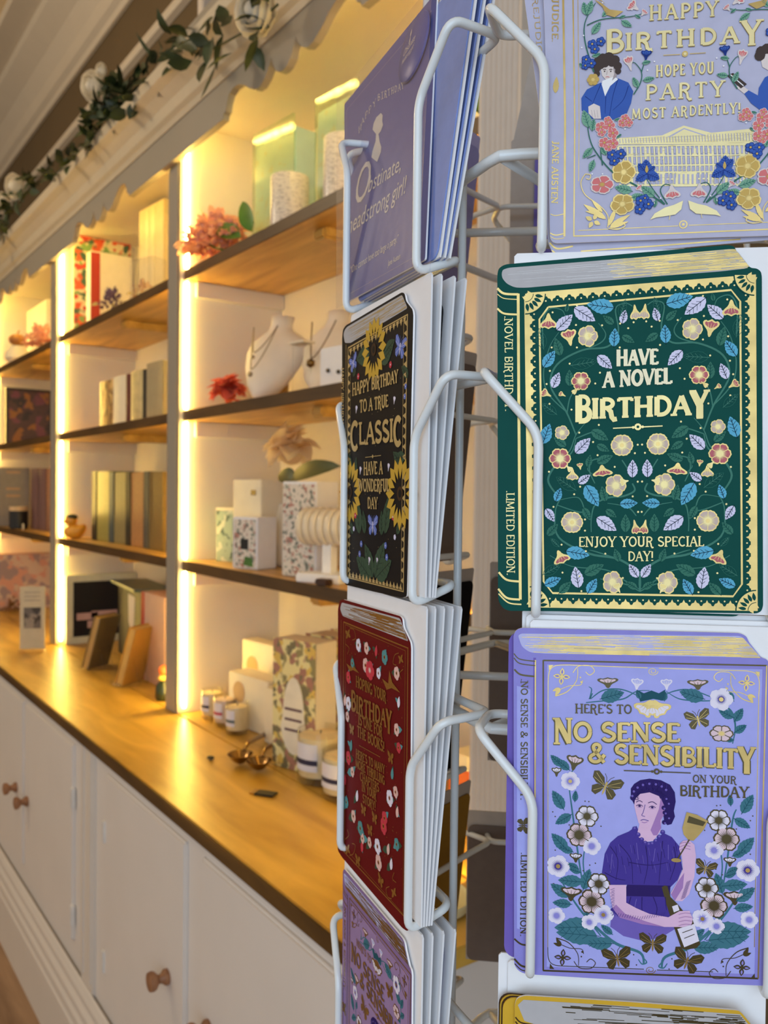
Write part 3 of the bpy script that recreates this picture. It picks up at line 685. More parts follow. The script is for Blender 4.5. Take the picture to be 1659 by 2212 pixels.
for a, b, z in ((.15, .45, .34), (.3, .8, .22), (.35, .72, .36), (.42, .6, .12)): bx(bm, W_*a, W_*b, .0066, .0076, H*z, H*z+.03, bev=.0005)
obj('lettering', bm, pinkt, t)
t, h, H, dx = box_thing('teal_box', 'dark box with a teal lid and white ribbon label behind the easels', 'box', 246, 318, 1262, 1.10, .11, Z, None, -.1)
bm = NB(); bx(bm, 0, .11, -h, h, .0005, H-.012, bev=.002); obj('body', bm, M('navy_box', (20, 22, 32), .5), t)
bm = NB(); bx(bm, -.03, .113, -h-.01, h+.01, H-.0115, H, bev=.002); obj('lid', bm, M('teal_lid', (96, 116, 104), .4), t)
bm = NB(); prism(bm, [(-h*.45, H*.86), (h*.1, H*.87), (h*.05, H*.5), (-h*.1, H*.42), (-h*.4, H*.5)], 'x', -.0014, -.0003); obj('ribbon', bm, M('lilac_ribbon', (190, 180, 190), .5), t)
t, h, H = carton('pink_box', 'pale pink box with a red edge beside the divider on the middle bay worktop', 'box', 306, 356, 1284, 1.03, .1, Z, M('blush_box', (206, 170, 150), .5, var=.05), None, 0)
bm = NB(); bx(bm, -.0012, -.0002, h*.74, h, .001, H); obj('red_edge', bm, redc, t)
def easel_book(label, u, vb, vt, m, dy):
    c = onz(u, vb, Z); t = thing('display_book', label, 'book', (c.x+.02, c.y, Z), -.95, 'gilt books on clear easels')
    H = (vb-vt)/578*1.04
    R = Matrix.Rotation(math.radians(16), 4, 'Y')
    def rot(bm): bmesh.ops.rotate(bm, verts=bm.verts, cent=(0, 0, .012), matrix=R.to_3x3())
    bm = NB(); bx(bm, 0, .004, -.058, .058, .012, H, bev=.001); bx(bm, .026, .030, -.058, .058, .012, H, bev=.001); bx(bm, 0, .030, .054, .058, .012, H); rot(bm); obj('cover', bm, m, t)
    bm = NB(); bx(bm, .0042, .0258, -.055, .0535, .015, H-.003); rot(bm); obj('pages', bm, M('gilt_edge', (170, 140, 84), .4, var=.1), t)
    bm = NB()
    for s in (-.035, .035): tube(bm, fillet([(-.03, s, .016), (-.028, s, .004), (.05, s, .004), (.075, s*.6, .004), (.045, s, H*.55)], .008), .003, 8)
    obj('clear_easel', bm, glassy, t, smooth=True)
easel_book('olive gilt book leaning on a clear easel, the one nearer the picture frame', 186, 1443, 1328, M('olive_cloth', (110, 96, 66), .5), 0)
easel_book('tan gilt book leaning on a clear easel, the one nearer the shop', 258, 1478, 1362, M('tan_cloth', (150, 112, 52), .5), 0)
c = onz(345, 1516, Z); t = thing('figurine', 'small dark figurine with an orange head beside the divider foot', 'figurine', (c.x+.02, c.y+.02, Z))
bm = NB(); lathe(bm, [(.022, 0), (.026, .01), (.024, .045), (.012, .06), (.01, .065)], 18); obj('body', bm, M('dark_green_glaze', (30, 40, 26), .3), t, smooth='auto')
bm = NB(); ball(bm, (0, 0, .092), .017, 2); obj('head', bm, M('orange_glaze', (226, 110, 50), .4), t, smooth=True)
bm = NB(); lathe(bm, [(.016, .062), (.02, .068), (.011, .078)], 16); obj('collar', bm, M('yellow_glaze', (220, 190, 90), .4), t, smooth='auto')

# ---------------------------------------- furthest bay at the left edge
Z = ZS[0]+.0005
flower('tall plume of coral pink dried grass at the near end of the furthest topmost shelf', 84, 725, 1.0, Z, pinkp, M('straw_stem', (170, 150, 90), .6), .068, 150, True, leaves=((.8, .1, .1),))
t, h, H = carton('white_carton', 'pale carton standing behind the coral plume in the furthest bay', 'box', 58, 100, 660, 1.12, .06, Z, pack, None, 0)
woody = wood('turned_wood', (150, 96, 40), (190, 130, 60), .4, (8, 8, 20))
c = onx(38, 738, 1.02); t = thing('wooden_pumpkin', 'little round wooden pumpkin on the furthest topmost shelf', 'ornament', (c.x, c.y, Z+.095))
bm = NB(); n = 30; rings = []
for i in range(1, 10):
    a = PI*i/10; rings.append([bm.verts.new((.042*math.sin(a)*(1+.05*math.cos(8*q))*math.cos(q), .042*math.sin(a)*(1+.05*math.cos(8*q))*math.sin(q), .032*(1-math.cos(a)))) for q in [2*PI*k/n for k in range(n)]])
for a, b in zip(rings, rings[1:]):
    for k in range(n): bm.faces.new((a[k], a[(k+1) % n], b[(k+1) % n], b[k]))
bm.faces.new(rings[0][::-1]); bm.faces.new(rings[-1]); obj('body', bm, woody, t, smooth=True)
bm = NB(); tube(bm, [(0, 0, .062), (.003, .003, .075), (.01, .004, .082)], .004, 6); obj('stalk', bm, woody, t, smooth=True)
t = thing('ceramic_pot', 'cream ceramic pot carrying the wooden pumpkin in the furthest bay', 'pot', (c.x, c.y, Z))
bm = NB(); lathe(bm, [(.036, 0), (.062, .03), (.06, .06), (.035, .09), (.034, .0945), (.01, .0945)], 28); obj('pot_body', bm, pack, t, smooth='auto')
Z = ZS[1]+.0005
t, w, H = facing_thing('framed_picture', 'dark framed picture with plum and mauve shapes on the furthest middle shelf', 'picture', 13, 112, 840, Y0-.12, Z)
bm = NB(); bx(bm, 0, w, 0, .03, .0005, H, bev=.003); obj('frame', bm, M('charcoal_frame', (58, 48, 50), .5), t)
bm = NB(); bx(bm, w*.06, w*.94, -.0012, -.0002, H*.05, H*.95); obj('picture', bm, blotch('plum_print_pic', (84, 62, 66), [(120, 70, 84), (60, 50, 60), (150, 100, 60)], .5, 14, .56), t)
Z = ZS[2]+.0005
t, w, H = facing_thing('grey_box', 'pale grey box with coppery writing on the furthest lowest shelf', 'box', -4, 64, 1010, Y0-.14, Z)
bm = NB(); bx(bm, 0, w, 0, .1, .0005, H, bev=.003); obj('body', bm, M('grey_card', (156, 146, 132), .5), t)
bm = NB()
for zz in (.9, .62, .5): bx(bm, w*.25, w*.7, -.0013, -.0003, H*zz, H*zz+.012)
obj('lettering', bm, M('copper_print', (200, 160, 124), .5), t)
c = onx(40, 1130, 1.0); t = thing('black_mug', 'black mug with a pale rim on the furthest lowest shelf', 'mug', (c.x, c.y, Z))
bm = NB(); lathe(bm, [(.04, 0), (.044, .004), (.044, .09)], 26); obj('body', bm, dark, t, smooth='auto')
bm = NB(); lathe(bm, [(.0445, .0905), (.0445, .112), (.041, .112), (.040, .0905)], 26); obj('rim_band', bm, M('tan_rim', (206, 178, 140), .5), t, smooth='auto')
bm = NB(); tube(bm, fillet([(0, .043, .085), (0, .075, .08), (0, .075, .03), (0, .043, .022)], .015), .006, 8); obj('handle', bm, pack, t, smooth=True)
mauve = M('mauve_cloth', (120, 88, 86), .55, var=.06)
for k, (u0, u1) in enumerate(((67, 82), (83, 99))):
    book('book', ('dusty mauve book beside the grey box in the furthest bay', 'dusty mauve book touching the divider in the furthest bay')[k], u0, u1, 1012, 1.06, .12, Z, mauve, pagesm, 0, 'mauve books in the furthest bay')
c = onx(50, 1147, .985); t = thing('keyring', 'small pale ring lying at the edge of the furthest lowest shelf', 'ring', (c.x, c.y, Z))
bm = NB(); tube(bm, [(.0, .014*math.cos(a), .0165+.014*math.sin(a)) for a in [2*PI*k/20 for k in range(21)]], .0022, 6); obj('ring', bm, pack, t, smooth=True)
Z = CT+.0012
pinkpr = blotch('pink_scene_print', (206, 178, 164), [(186, 152, 146), (156, 134, 140), (206, 150, 134)], .5, 12, .55)
t, w, H = facing_thing('art_box', 'big pink and mauve patterned box at the back of the furthest worktop', 'box', -30, 112, 1196, Y0-.16, Z)
bm = NB(); bx(bm, 0, w, 0, .07, .0005, H, bev=.003); obj('body', bm, M('pink_carton', (190, 150, 140), .5), t)
bm = NB(); bx(bm, .003, w-.003, -.0012, -.0002, .002, H*.98); obj('printed_front', bm, pinkpr, t)
flower('brown and tan dried flower posy before the pink patterned box', 22, 1320, 1.02, Z, M('brown_dried', (140, 100, 60), .7, var=.3, scale=60), M('straw_stem', (170, 150, 90), .6), .06, 70, True, leaves=((.8, .1, .2),))
t = thing('sign_holder', 'upright pale price sign with a grey photo in a clear foot, on the furthest worktop', 'sign', onz(70, 1408, Z), 1.15)
H = (1408-1276)/505*1.0
bm = NB(); bx(bm, -.002, .004, -.047, .047, .012, H, bev=.001); obj('card', bm, M('grey_white_card', (182, 176, 164), .5), t)
bm = NB(); bx(bm, -.0034, -.0023, -.032, .032, H*.36, H*.68); obj('photo', bm, blotch('grey_photo', (92, 88, 92), [(50, 44, 46), (130, 124, 124)], .5, 30, .5), t)
bm = NB()
for zz in (.78, .84, .9): bx(bm, -.0034, -.0023, -.03, .03, H*zz, H*zz+.005)
obj('lettering', bm, M('grey_print', (150, 140, 140), .5), t)
bm = NB(); bx(bm, -.03, .03, -.05, .05, .0003, .0115, bev=.003); obj('clear_foot', bm, glassy, t)

# ------------------------------------------------------------------ the spinning card rack
fh = Vector((math.sin(YAW), math.cos(YAW), 0)); UPZ = Vector((0, 0, 1))
def camxy(a, b): return rt0*a + fh*b          # plan position: a to the right of the lens, b ahead of it
HUB = camxy(.159, .602)
def pocket(k):
    """k = 0 front right face, 1 front left, 2 rear left, 3 rear, ... returns (mid, along, outward)"""
    a = -PI/3*k
    n0 = Vector((-.134, -.991)).normalized(); c, s = math.cos(a), math.sin(a)
    n = Vector((n0.x*c-n0.y*s, n0.x*s+n0.y*c)); r = Vector((-n.y, n.x))
    nw = camxy(n.x, n.y); rw = camxy(r.x, r.y)
    return HUB+nw*.178, rw.normalized(), nw.normalized()
def pm(k, z, x=0, n=0, lean=0, roll=0):
    """matrix of a card plane on face k: x along the face, y up, z outward; lean tips the top towards the pole"""
    mid, r, nn = pocket(k)
    if r.cross(UPZ).dot(nn) < 0: r = -r
    up = (UPZ*math.cos(lean)-nn*math.sin(lean)); nz = r.cross(up)
    if roll: r, up = r*math.cos(roll)+up*math.sin(roll), up*math.cos(roll)-r*math.sin(roll)
    p = mid+r*x+nn*n+UPZ*z
    return Matrix(((r.x, up.x, nz.x, p.x), (r.y, up.y, nz.y, p.y), (r.z, up.z, nz.z, p.z), (0, 0, 0, 1)))
ZR = [EYE+h for h in (.309, .123, -.063, -.249, -.435)]    # pocket floors, top row first
rack = thing('card_rack', 'white wire spinner rack holding birthday cards in tiers of pockets', 'card rack', (HUB.x, HUB.y, 0))
def hw(m): return Matrix.Translation((-HUB.x, -HUB.y, 0)) @ m
WR = .0025
pk = NB()
def half(s): return [(s*.050, .127, -.0365), (s*.081, .127, -.038), (s*.087, .1265, -.005), (s*.058, .094, 0), (s*.058, 0, 0), (s*.058, .0105, -.027)]
path = [(.0, .0105, -.027)] + half(1)[::-1] + half(-1) + [(0, .0105, -.027)]
tube(pk, fillet(path, .008, 6), WR, 12)
pk_me = bpy.data.meshes.new('wire_pocket'); pk.to_mesh(pk_me); pk.free(); pk_me.materials.append(stand_white)
for p in pk_me.polygons: p.use_smooth = True
for k in range(6):
    for z in ZR[1:]:
        o = link('wire_pocket', pk_me, rack); o.matrix_local = hw(pm(k, z))
RV = []
for k in range(6):
    q = pocket(k)[2]+pocket((k+1) % 6)[2]; RV.append(q.normalized()*.161)
for hz in (.186, -.131, -.46):
    bm = NB(); z = EYE+hz; pts = []
    for i in range(6):
        a, b, c = RV[i-1], RV[i], RV[(i+1) % 6]
        pts += [b.lerp(a, .08), b.lerp(a, .02).lerp(b.lerp(c, .02), .5), b.lerp(c, .08)]
    tube(bm, [Vector((p.x, p.y, z)) for p in pts+pts[:2]], .0032, 12, cap=False)
    for q in RV: tube(bm, [(q.x*.97, q.y*.97, z), (q.x*.06, q.y*.06, z)], .003, 10)
    obj('support_ring', bm, stand_white, rack, smooth=True)
for k in (1, 3, 5):
    for s in (-.028, .028):
        m = hw(pm(k, 0)); a = m @ Vector((s, ZR[-1]-.02, -.044)); b = m @ Vector((s, ZR[0]+.15, -.044))
        a.z, b.z = EYE-.47, EYE+.46
        bm = NB(); tube(bm, [a, b], .0026, 10); obj('upright', bm, stand_white, rack, smooth=True)
bm = NB(); lathe(bm, [(.011, .012), (.011, EYE+.50), (.008, EYE+.505)], 20); obj('pole', bm, stand_white, rack, smooth='auto')
bm = NB(); lathe(bm, [(.15, 0), (.15, .008), (.14, .016), (.03, .03), (.014, .06), (.0112, .06)], 40); obj('base_disc', bm, stand_white, rack, smooth='auto')

# ------------------------------------------------------------------ printed lettering: a small slab serif alphabet drawn as strokes
def arc(cx, cy, rx, ry, a0, a1, n=12): return [(cx+rx*math.cos(math.radians(a0+(a1-a0)*i/n)), cy+ry*math.sin(math.radians(a0+(a1-a0)*i/n))) for i in range(n+1)]
T, H_ = 1.0, .6
GL = {
 'A': (.74, [(H_, [(.08, 0), (.36, 1)]), (T, [(.37, 1), (.66, 0)]), (H_, [(.19, .36), (.55, .36)])], [(.08, 0), (.66, 0)]),
 'B': (.64, [(T, [(.14, 0), (.14, 1)]), (H_, [(.14, .96), (.3, .96)]+arc(.3, .75, .22, .21, 90, -90)+[(.14, .54)]), (.8, [(.14, .53), (.3, .53)]+arc(.31, .285, .26, .245, 90, -90)+[(.14, .04)])], []),
 'C': (.68, [(.9, arc(.38, .5, .29, .46, 48, 312, 18))], []),
 'D': (.72, [(T, [(.14, 0), (.14, 1)]), (.8, [(.14, .96), (.3, .96)]+arc(.3, .5, .33, .46, 90, -90, 16)+[(.14, .04)])], []),
 'E': (.58, [(T, [(.14, 0), (.14, 1)]), (H_, [(.14, .96), (.5, .96)]), (H_, [(.14, .52), (.42, .52)]), (H_, [(.14, .04), (.52, .04)]), (H_, [(.5, .98), (.5, .84)]), (H_, [(.52, .02), (.52, .18)])], []),
 'F': (.56, [(T, [(.14, 0), (.14, 1)]), (H_, [(.14, .96), (.5, .96)]), (H_, [(.14, .52), (.42, .52)]), (H_, [(.5, .98), (.5, .84)])], [(.14, 0)]),
 'G': (.74, [(.9, arc(.38, .5, .29, .46, 48, 330, 18)), (.9, [(.63, .02), (.63, .44)]), (H_, [(.44, .44), (.68, .44)])], []),
 'H': (.78, [(T, [(.15, 0), (.15, 1)]), (T, [(.63, 0), (.63, 1)]), (H_, [(.15, .52), (.63, .52)])], [(.15, 0), (.15, 1), (.63, 0), (.63, 1)]),
 'I': (.30, [(T, [(.15, 0), (.15, 1)])], [(.15, 0), (.15, 1)]),
 'J': (.46, [(T, [(.28, 1), (.28, .16)]+arc(.13, .16, .15, .2, 0, -120, 8))], [(.28, 1)]),
 'K': (.72, [(T, [(.14, 0), (.14, 1)]), (H_, [(.56, 1), (.16, .44)]), (T, [(.27, .58), (.60, 0)])], [(.14, 0), (.14, 1), (.60, 0), (.56, 1)]),
 'L': (.56, [(T, [(.14, 0), (.14, 1)]), (H_, [(.14, .04), (.5, .04)]), (H_, [(.51, .02), (.51, .2)])], [(.14, 1)]),
 'M': (.92, [(H_, [(.12, 0), (.16, 1)]), (T, [(.16, 1), (.45, .1)]), (H_, [(.45, .1), (.74, 1)]), (T, [(.74, 1), (.79, 0)])], [(.12, 0), (.79, 0)]),
 'N': (.78, [(H_, [(.14, 0), (.14, 1)]), (T, [(.14, 1), (.63, .02)]), (H_, [(.63, 0), (.63, 1)])], [(.14, 0), (.63, 1), (.1, 1)]),
 'O': (.76, [(.9, arc(.38, .5, .29, .46, 0, 360, 24))], []),
 'P': (.62, [(T, [(.14, 0), (.14, 1)]), (.8, [(.14, .96), (.3, .96)]+arc(.3, .71, .25, .25, 90, -90)+[(.14, .46)])], [(.14, 0)]),
 'R': (.70, [(T, [(.14, 0), (.14, 1)]), (.8, [(.14, .96), (.3, .96)]+arc(.3, .73, .24, .23, 90, -90)+[(.14, .5)]), (.9, [(.32, .5), (.46, .3), (.50, .0), (.58, -.13), (.70, -.10)])], [(.14, 0)]),
 'S': (.60, [(.9, arc(.30, .74, .2, .22, 30, 210, 10)+[(.14, .60), (.30, .52), (.44, .42)]+arc(.30, .27, .22, .23, 30, -160, 12))], []),
 'T': (.66, [(T, [(.33, 0), (.33, 1)]), (H_, [(.06, .96), (.60, .96)]), (H_, [(.07, .98), (.07, .82)]), (H_, [(.59, .98), (.59, .82)])], [(.33, 0)]),
 'U': (.74, [(T, [(.15, 1), (.15, .3)]+arc(.36, .28, .21, .24, 180, 360, 12)+[(.57, 1)])], [(.15, 1), (.57, 1)]),
 'V': (.74, [(T, [(.08, 1), (.37, 0)]), (H_, [(.37, 0), (.66, 1)])], [(.08, 1), (.66, 1)]),
 'W': (1.02, [(T, [(.08, 1), (.3, 0)]), (H_, [(.3, 0), (.5, .9)]), (T, [(.5, .9), (.72, 0)]), (H_, [(.72, 0), (.94, 1)])], [(.08, 1), (.94, 1)]),
 'X': (.72, [(T, [(.1, 1), (.62, 0)]), (H_, [(.62, 1), (.1, 0)])], [(.1, 1), (.62, 0), (.62, 1), (.1, 0)]),
 'Y': (.72, [(T, [(.08, 1), (.36, .45), (.36, 0)]), (H_, [(.36, .45), (.64, 1)])], [(.08, 1), (.64, 1), (.36, 0)]),
 'Z': (.64, [(H_, [(.1, .96), (.54, .96)]), (T, [(.54, .96), (.1, .04)]), (H_, [(.1, .04), (.56, .04)])], []),
 '&': (.78, [(.8, [(.70, .42), (.52, .12)]+arc(.30, .22, .22, .2, -30, -250, 10)+[(.42, .62)]+arc(.36, .80, .14, .16, -30, 200, 10)+[(.24, .68), (.68, 0)])], []),
 '!': (.26, [(T, [(.13, 1), (.13, .3)]), (1.3, [(.13, .1), (.13, .0)])], []),
 '.': (.22, [(1.2, [(.11, .1), (.11, 0)])], []), ',': (.22, [(1.0, [(.12, .1), (.06, -.12)])], []),
 "'": (.2, [(.9, [(.1, 1.02), (.08, .78)])], []), '-': (.4, [(.7, [(.06, .45), (.34, .45)])], []), ' ': (.34, [], []),
}
_font = {}
def italic(txt):
    """outline of a run of letters set in the built-in face, slanted: (verts2d, faces, width)"""
    if txt not in _font:
        c = bpy.data.curves.new('lettering', 'FONT'); c.body = txt; c.shear = .35; c.size = 1; c.resolution_u = 3
        o = bpy.data.objects.new('lettering', c); C.objects.link(o)
        bpy.context.view_layer.update()
        me = o.to_mesh(); vs = [(v.co.x, v.co.y) for v in me.vertices]; fs = [tuple(p.vertices) for p in me.polygons]
        o.to_mesh_clear(); bpy.data.objects.remove(o); bpy.data.curves.remove(c)
        x0 = min(v[0] for v in vs); x1 = max(v[0] for v in vs)
        _font[txt] = ([((x-x0), y) for x, y in vs], fs, x1-x0)
    return _font[txt]

class Art:
    """printed and foiled artwork laid on one card face. (x, y) are reading coordinates, y down; L maps them to the card."""
    def __init__(s, mw, L, mats, xm=None, slope=(0, 0, 0, 1)):
        s.mw = mw; s.L = L; s.mats = mats; s.bm = NB(); s.xm = xm; s.sl = slope
        s.idx = {n: i for i, n in enumerate(mats)}; s.mir = False; s.step = .00007; s.u = .44; s.n = 0; s.off = 0
    def p(s, x, y):
        if s.mir:
            y0, s0, y1, s1 = s.sl; t = (y-y0)/(y1-y0) if y1 != y0 else 0
            x2 = 2*s.xm-x; y = y+(s0+(s1-s0)*t)*(x2-x); x = x2
        return s.L(x, y)
    def z(s, lay): s.n += 1; return (lay+s.off)*s.step+(s.n % 24)*2.2e-6*(s.step/.00007)
    def poly_l(s, P, mat, lay):
        z = s.z(lay)
        vs = [s.bm.verts.new((a, b, z)) for a, b in P]
        for t in geometry.tessellate_polygon([[Vector((a, b, 0)) for a, b in P]]):
            q = [vs[i] for i in t]
            e1 = q[1].co-q[0].co; e2 = q[2].co-q[0].co
            if e1.cross(e2).z < 0: q.reverse()
            try: f = s.bm.faces.new(q); f.material_index = s.idx[mat]
            except ValueError: pass
    def rounded(s, P, r):
        out = []
        for i in range(len(P)):
            a, b, c = Vector(P[i-1]), Vector(P[i]), Vector(P[(i+1) % len(P)]); d1, d2 = a-b, c-b; rr = min(r, d1.length*.45, d2.length*.45)
            q1, q2 = b+d1.normalized()*rr, b+d2.normalized()*rr
            for k in range(5): t = k/4; q = q1*(1-t)**2+b*2*t*(1-t)+q2*t*t; out.append((q.x, q.y))
        return out
    def poly(s, pts, mat, lay=1, rnd=0):
        P = [s.p(x, y) for x, y in pts]; s.poly_l(s.rounded(P, rnd*1e-3) if rnd else P, mat, lay)
    def strip_l(s, P, w, mat, lay, taper=None):
        P = [Vector(q) for q in P]; N = len(P); A, B = [], []; zz = s.z(lay)
        for i, q in enumerate(P):
            d = (P[min(i+1, N-1)]-P[max(i-1, 0)]); d = d.normalized() if d.length else Vector((1, 0))
            ww = w*.5*(taper(i/(N-1)) if taper else 1); nrm = Vector((-d.y, d.x))*ww
            if 0 < i < N-1:
                d1 = (P[i]-P[i-1]); d2 = (P[i+1]-P[i])
                if d1.length and d2.length: nrm /= max(.55, math.sqrt(max(0, (1+d1.normalized().dot(d2.normalized()))/2)))
            A.append(s.bm.verts.new((q.x+nrm.x, q.y+nrm.y, zz))); B.append(s.bm.verts.new((q.x-nrm.x, q.y-nrm.y, zz)))
        for i in range(N-1):
            f = s.bm.faces.new((A[i], B[i], B[i+1], A[i+1])); f.material_index = s.idx[mat]
    def line(s, pts, w, mat, lay=1, taper=None): s.strip_l([s.p(x, y) for x, y in pts], w*s.u*1e-3, mat, lay, taper)   # w in mm
    def curve(s, pts, w, mat, lay=1, taper=None, n=6):
        P = [Vector(q) for q in pts]; out = []
        for i in range(len(P)-1):
            a, b, c, d = P[max(i-1, 0)], P[i], P[i+1], P[min(i+2, len(P)-1)]
            for k in range(n):
                t = k/n; out.append(.5*((2*b)+(c-a)*t+(2*a-5*b+4*c-d)*t*t+(3*b-a-3*c+d)*t**3))
        out.append(P[-1]); s.line(out, w, mat, lay, taper)
    def dot(s, x, y, r, mat, lay=2, n=10, ry=None):
        a, b = s.p(x, y); ry = (ry or r)*s.u; r = r*s.u
        s.poly_l([(a+r*1e-3*math.cos(2*PI*k/n), b+ry*1e-3*math.sin(2*PI*k/n)) for k in range(n)], mat, lay)
    def frame2(s, x, y, tx, ty):
        """local frame with its +u axis pointing from (x, y) to (tx, ty)"""
        o = Vector(s.p(x, y)); u = Vector(s.p(tx, ty))-o; L = u.length or 1e-6; u = u/L; return o, u, Vector((-u.y, u.x)), L
    def leaf(s, x, y, tx, ty, wr, mat, vein=None, lay=2, line=False):
        o, u, v, L = s.frame2(x, y, tx, ty); n = 12; up, dn = [], []
        for i in range(n+1):
            t = i/n; w = L*wr*.5*math.sin(PI*t**.78)**.9*(1+(.07 if i % 2 else -.03))
            up.append(o+u*L*t+v*w); dn.append(o+u*L*t-v*w)
        P = up+dn[1:-1][::-1]
        if line:
            s.strip_l([(q.x, q.y) for q in P+[P[0]]], .00025, mat, lay)
        else: s.poly_l([(q.x, q.y) for q in P], mat, lay)
        if vein:
            z = lay+1; s.strip_l([o-u*L*.06, o+u*L*.9], .0003, vein, z)
            for t in (.22, .4, .58, .74):
                for sg in (1, -1): s.strip_l([o+u*L*t, o+u*L*(t+.14)+v*sg*L*wr*.33*math.sin(PI*t)], .0002, vein, z)
    def bloom(s, x, y, r, cols, petals=5, lay=3, inner=.45, squash=1, rot=0, sep=.18):
        """flower seen from the front: outline, petals, centre"""
        a, b = s.p(x, y); r *= 1e-3*s.u; n = petals*10
        def ring(R, wob):
            m = lambda t: R*(1-wob+wob*abs(math.cos(petals*.5*t+rot))**.6)*(1+.022*math.cos(petals*3*t+1))
            return [(a+m(t)*math.cos(t), b+squash*m(t)*math.sin(t)) for t in [2*PI*k/n for k in range(n)]]
        s.poly_l(ring(r, sep), cols[0], lay); s.poly_l(ring(r*.88, sep*1.2), cols[1], lay+1)
        for k in range(petals):      # dark gaps between the petals
            t = (PI/2-rot+PI*k)/(petals*.5); s.strip_l([(a+r*.3*math.cos(t), b+squash*r*.3*math.sin(t)), (a+r*.86*math.cos(t), b+squash*r*.86*math.sin(t))], r*.07, cols[0], lay+2)
        if len(cols) > 2:
            pts = []
            for k in range(n):
                t = 2*PI*k/n; R = r*inner*(1.25 if k % 2 else .55); pts.append((a+R*math.cos(t), b+squash*R*math.sin(t)))
            s.poly_l(pts, cols[2], lay+2)
        if len(cols) > 3: s.poly_l([(a+r*.2*math.cos(2*PI*k/8), b+squash*r*.2*math.sin(2*PI*k/8)) for k in range(8)], cols[3], lay+3)
    def bell(s, x, y, tx, ty, wr, cols, lay=3):
        """flower seen from the side, its mouth at (tx, ty)"""
        o, u, v, L = s.frame2(x, y, tx, ty); w = L*wr
        prof = [(-.04, .05), (.1, .13), (.25, .17), (.4, .27), (.54, .44), (.68, .58), (.82, .63), (.93, .56), (.98, .42), (.93, .30), (.98, .16), (1.06, 0)]
        def sh(k, t0=-1): 
            P = [(t, q*k) for t, q in prof if t >= t0]; P = P[:-1]+[P[-1]]+[(t, -q) for t, q in P[-2::-1]]
            return [tuple(o+u*L*t+v*w*q) for t, q in P]
        s.poly_l(sh(1), cols[0], lay)
        q = [(.5, 0), (.58, .26), (.7, .44), (.82, .48), (.88, .38), (.84, .28), (.88, .12), (.95, 0), (.88, -.12), (.84, -.28), (.88, -.38), (.82, -.48), (.7, -.44), (.58, -.26)]
        s.poly_l([tuple(o+u*L*t+v*w*z) for t, z in q], cols[1], lay+1)
        for sg in (-1, 0, 1): s.strip_l([tuple(o+u*L*.35+v*w*.08*sg), tuple(o+u*L*.80+v*w*.24*sg)], .00035, cols[0], lay+2, lambda t: 1-.6*t)
    def butterfly(s, x, y, r, mat, line=None, ang=0, lay=3):
        a, b = s.p(x, y); r *= 1e-3*s.u; ca, sa = math.cos(ang), math.sin(ang)
        def tr(P): return [(a+r*(px*ca-py*sa), b+r*(px*sa+py*ca)) for px, py in P]
        for sg in (1, -1):
            s.poly_l(tr([(sg*.05, .05), (sg*.25, .5), (sg*.7, .78), (sg*.98, .66), (sg*.92, .25), (sg*.6, .02), (sg*.2, -.02)]), mat, lay)
            s.poly_l(tr([(sg*.05, -.02), (sg*.5, -.02), (sg*.78, -.25), (sg*.68, -.62), (sg*.4, -.72), (sg*.16, -.4)]), mat, lay)
            s.strip_l(tr([(0, .2), (sg*.12, .55), (sg*.3, .75)]), .00025, mat, lay)
            if line:
                for q in ([(sg*.1, .08), (sg*.8, .6)], [(sg*.1, .02), (sg*.85, .3)], [(sg*.1, -.1), (sg*.6, -.5)]): s.strip_l(tr(q), .00022, line, lay+2)
        s.poly_l(tr([(-.07, .28), (.07, .28), (.06, -.4), (0, -.6), (-.06, -.4)]), line or mat, lay+1)
    def text(s, txt, a, b, h, mat, lay=4, wt=.17, caps=None, sp=1, thin=1):
        """serif capitals from baseline point a to baseline point b; h is the letter height in reading units (y)"""
        adv = sum(GL[c][0] for c in txt); ax, ay = a; bx_, by = b
        dx, dy = (bx_-ax)/adv, (by-ay)/adv; x = 0
        Ln = math.hypot(bx_-ax, by-ay); hx, hy = (by-ay)/Ln, -(bx_-ax)/Ln        # reading-up normal
        if abs(hy) > .3: hx, hy = 0, -1.0
        cellw = (Vector(s.p(bx_, by))-Vector(s.p(ax, ay))).length/adv
        hl = (Vector(s.p(ax+hx*h, ay+hy*h))-Vector(s.p(ax, ay))).length
        w0 = min(cellw*1.15, hl)*wt
        for i, c in enumerate(txt):
            gw, st, sf = GL[c]; big = caps and i in caps
            kh, y0 = (caps[i] if big else (1, 0))
            def m(q):
                yy = y0+q[1]*kh; xx = x+gw/2+(q[0]-gw/2)*(1 if big else sp)
                return s.p(ax+dx*xx+hx*h*yy, ay+dy*xx+hy*h*yy)
            for wgt, pts in st: s.strip_l([m(q) for q in pts], w0*wgt*thin*(1.3 if big else 1), mat, lay)
            for q in sf:
                e = .13; s.strip_l([m((q[0]-e, q[1])), m((q[0]+e, q[1]))], w0*.5, mat, lay)
            x += gw
    def script(s, txt, a, b, h, mat, lay=4):
        vs, fs, w = italic(txt); ax, ay = a; bx_, by = b; dx, dy = (bx_-ax)/w, (by-ay)/w
        V = [s.bm.verts.new((*s.p(ax+dx*x, ay+dy*x-h*y*1.37), lay*s.step)) for x, y in vs]
        for f in fs:
            q = [V[i] for i in f]
            n = geometry.normal([v.co for v in q])
            if n.z < 0: q.reverse()
            try: g = s.bm.faces.new(q); g.material_index = s.idx[mat]
            except ValueError: pass
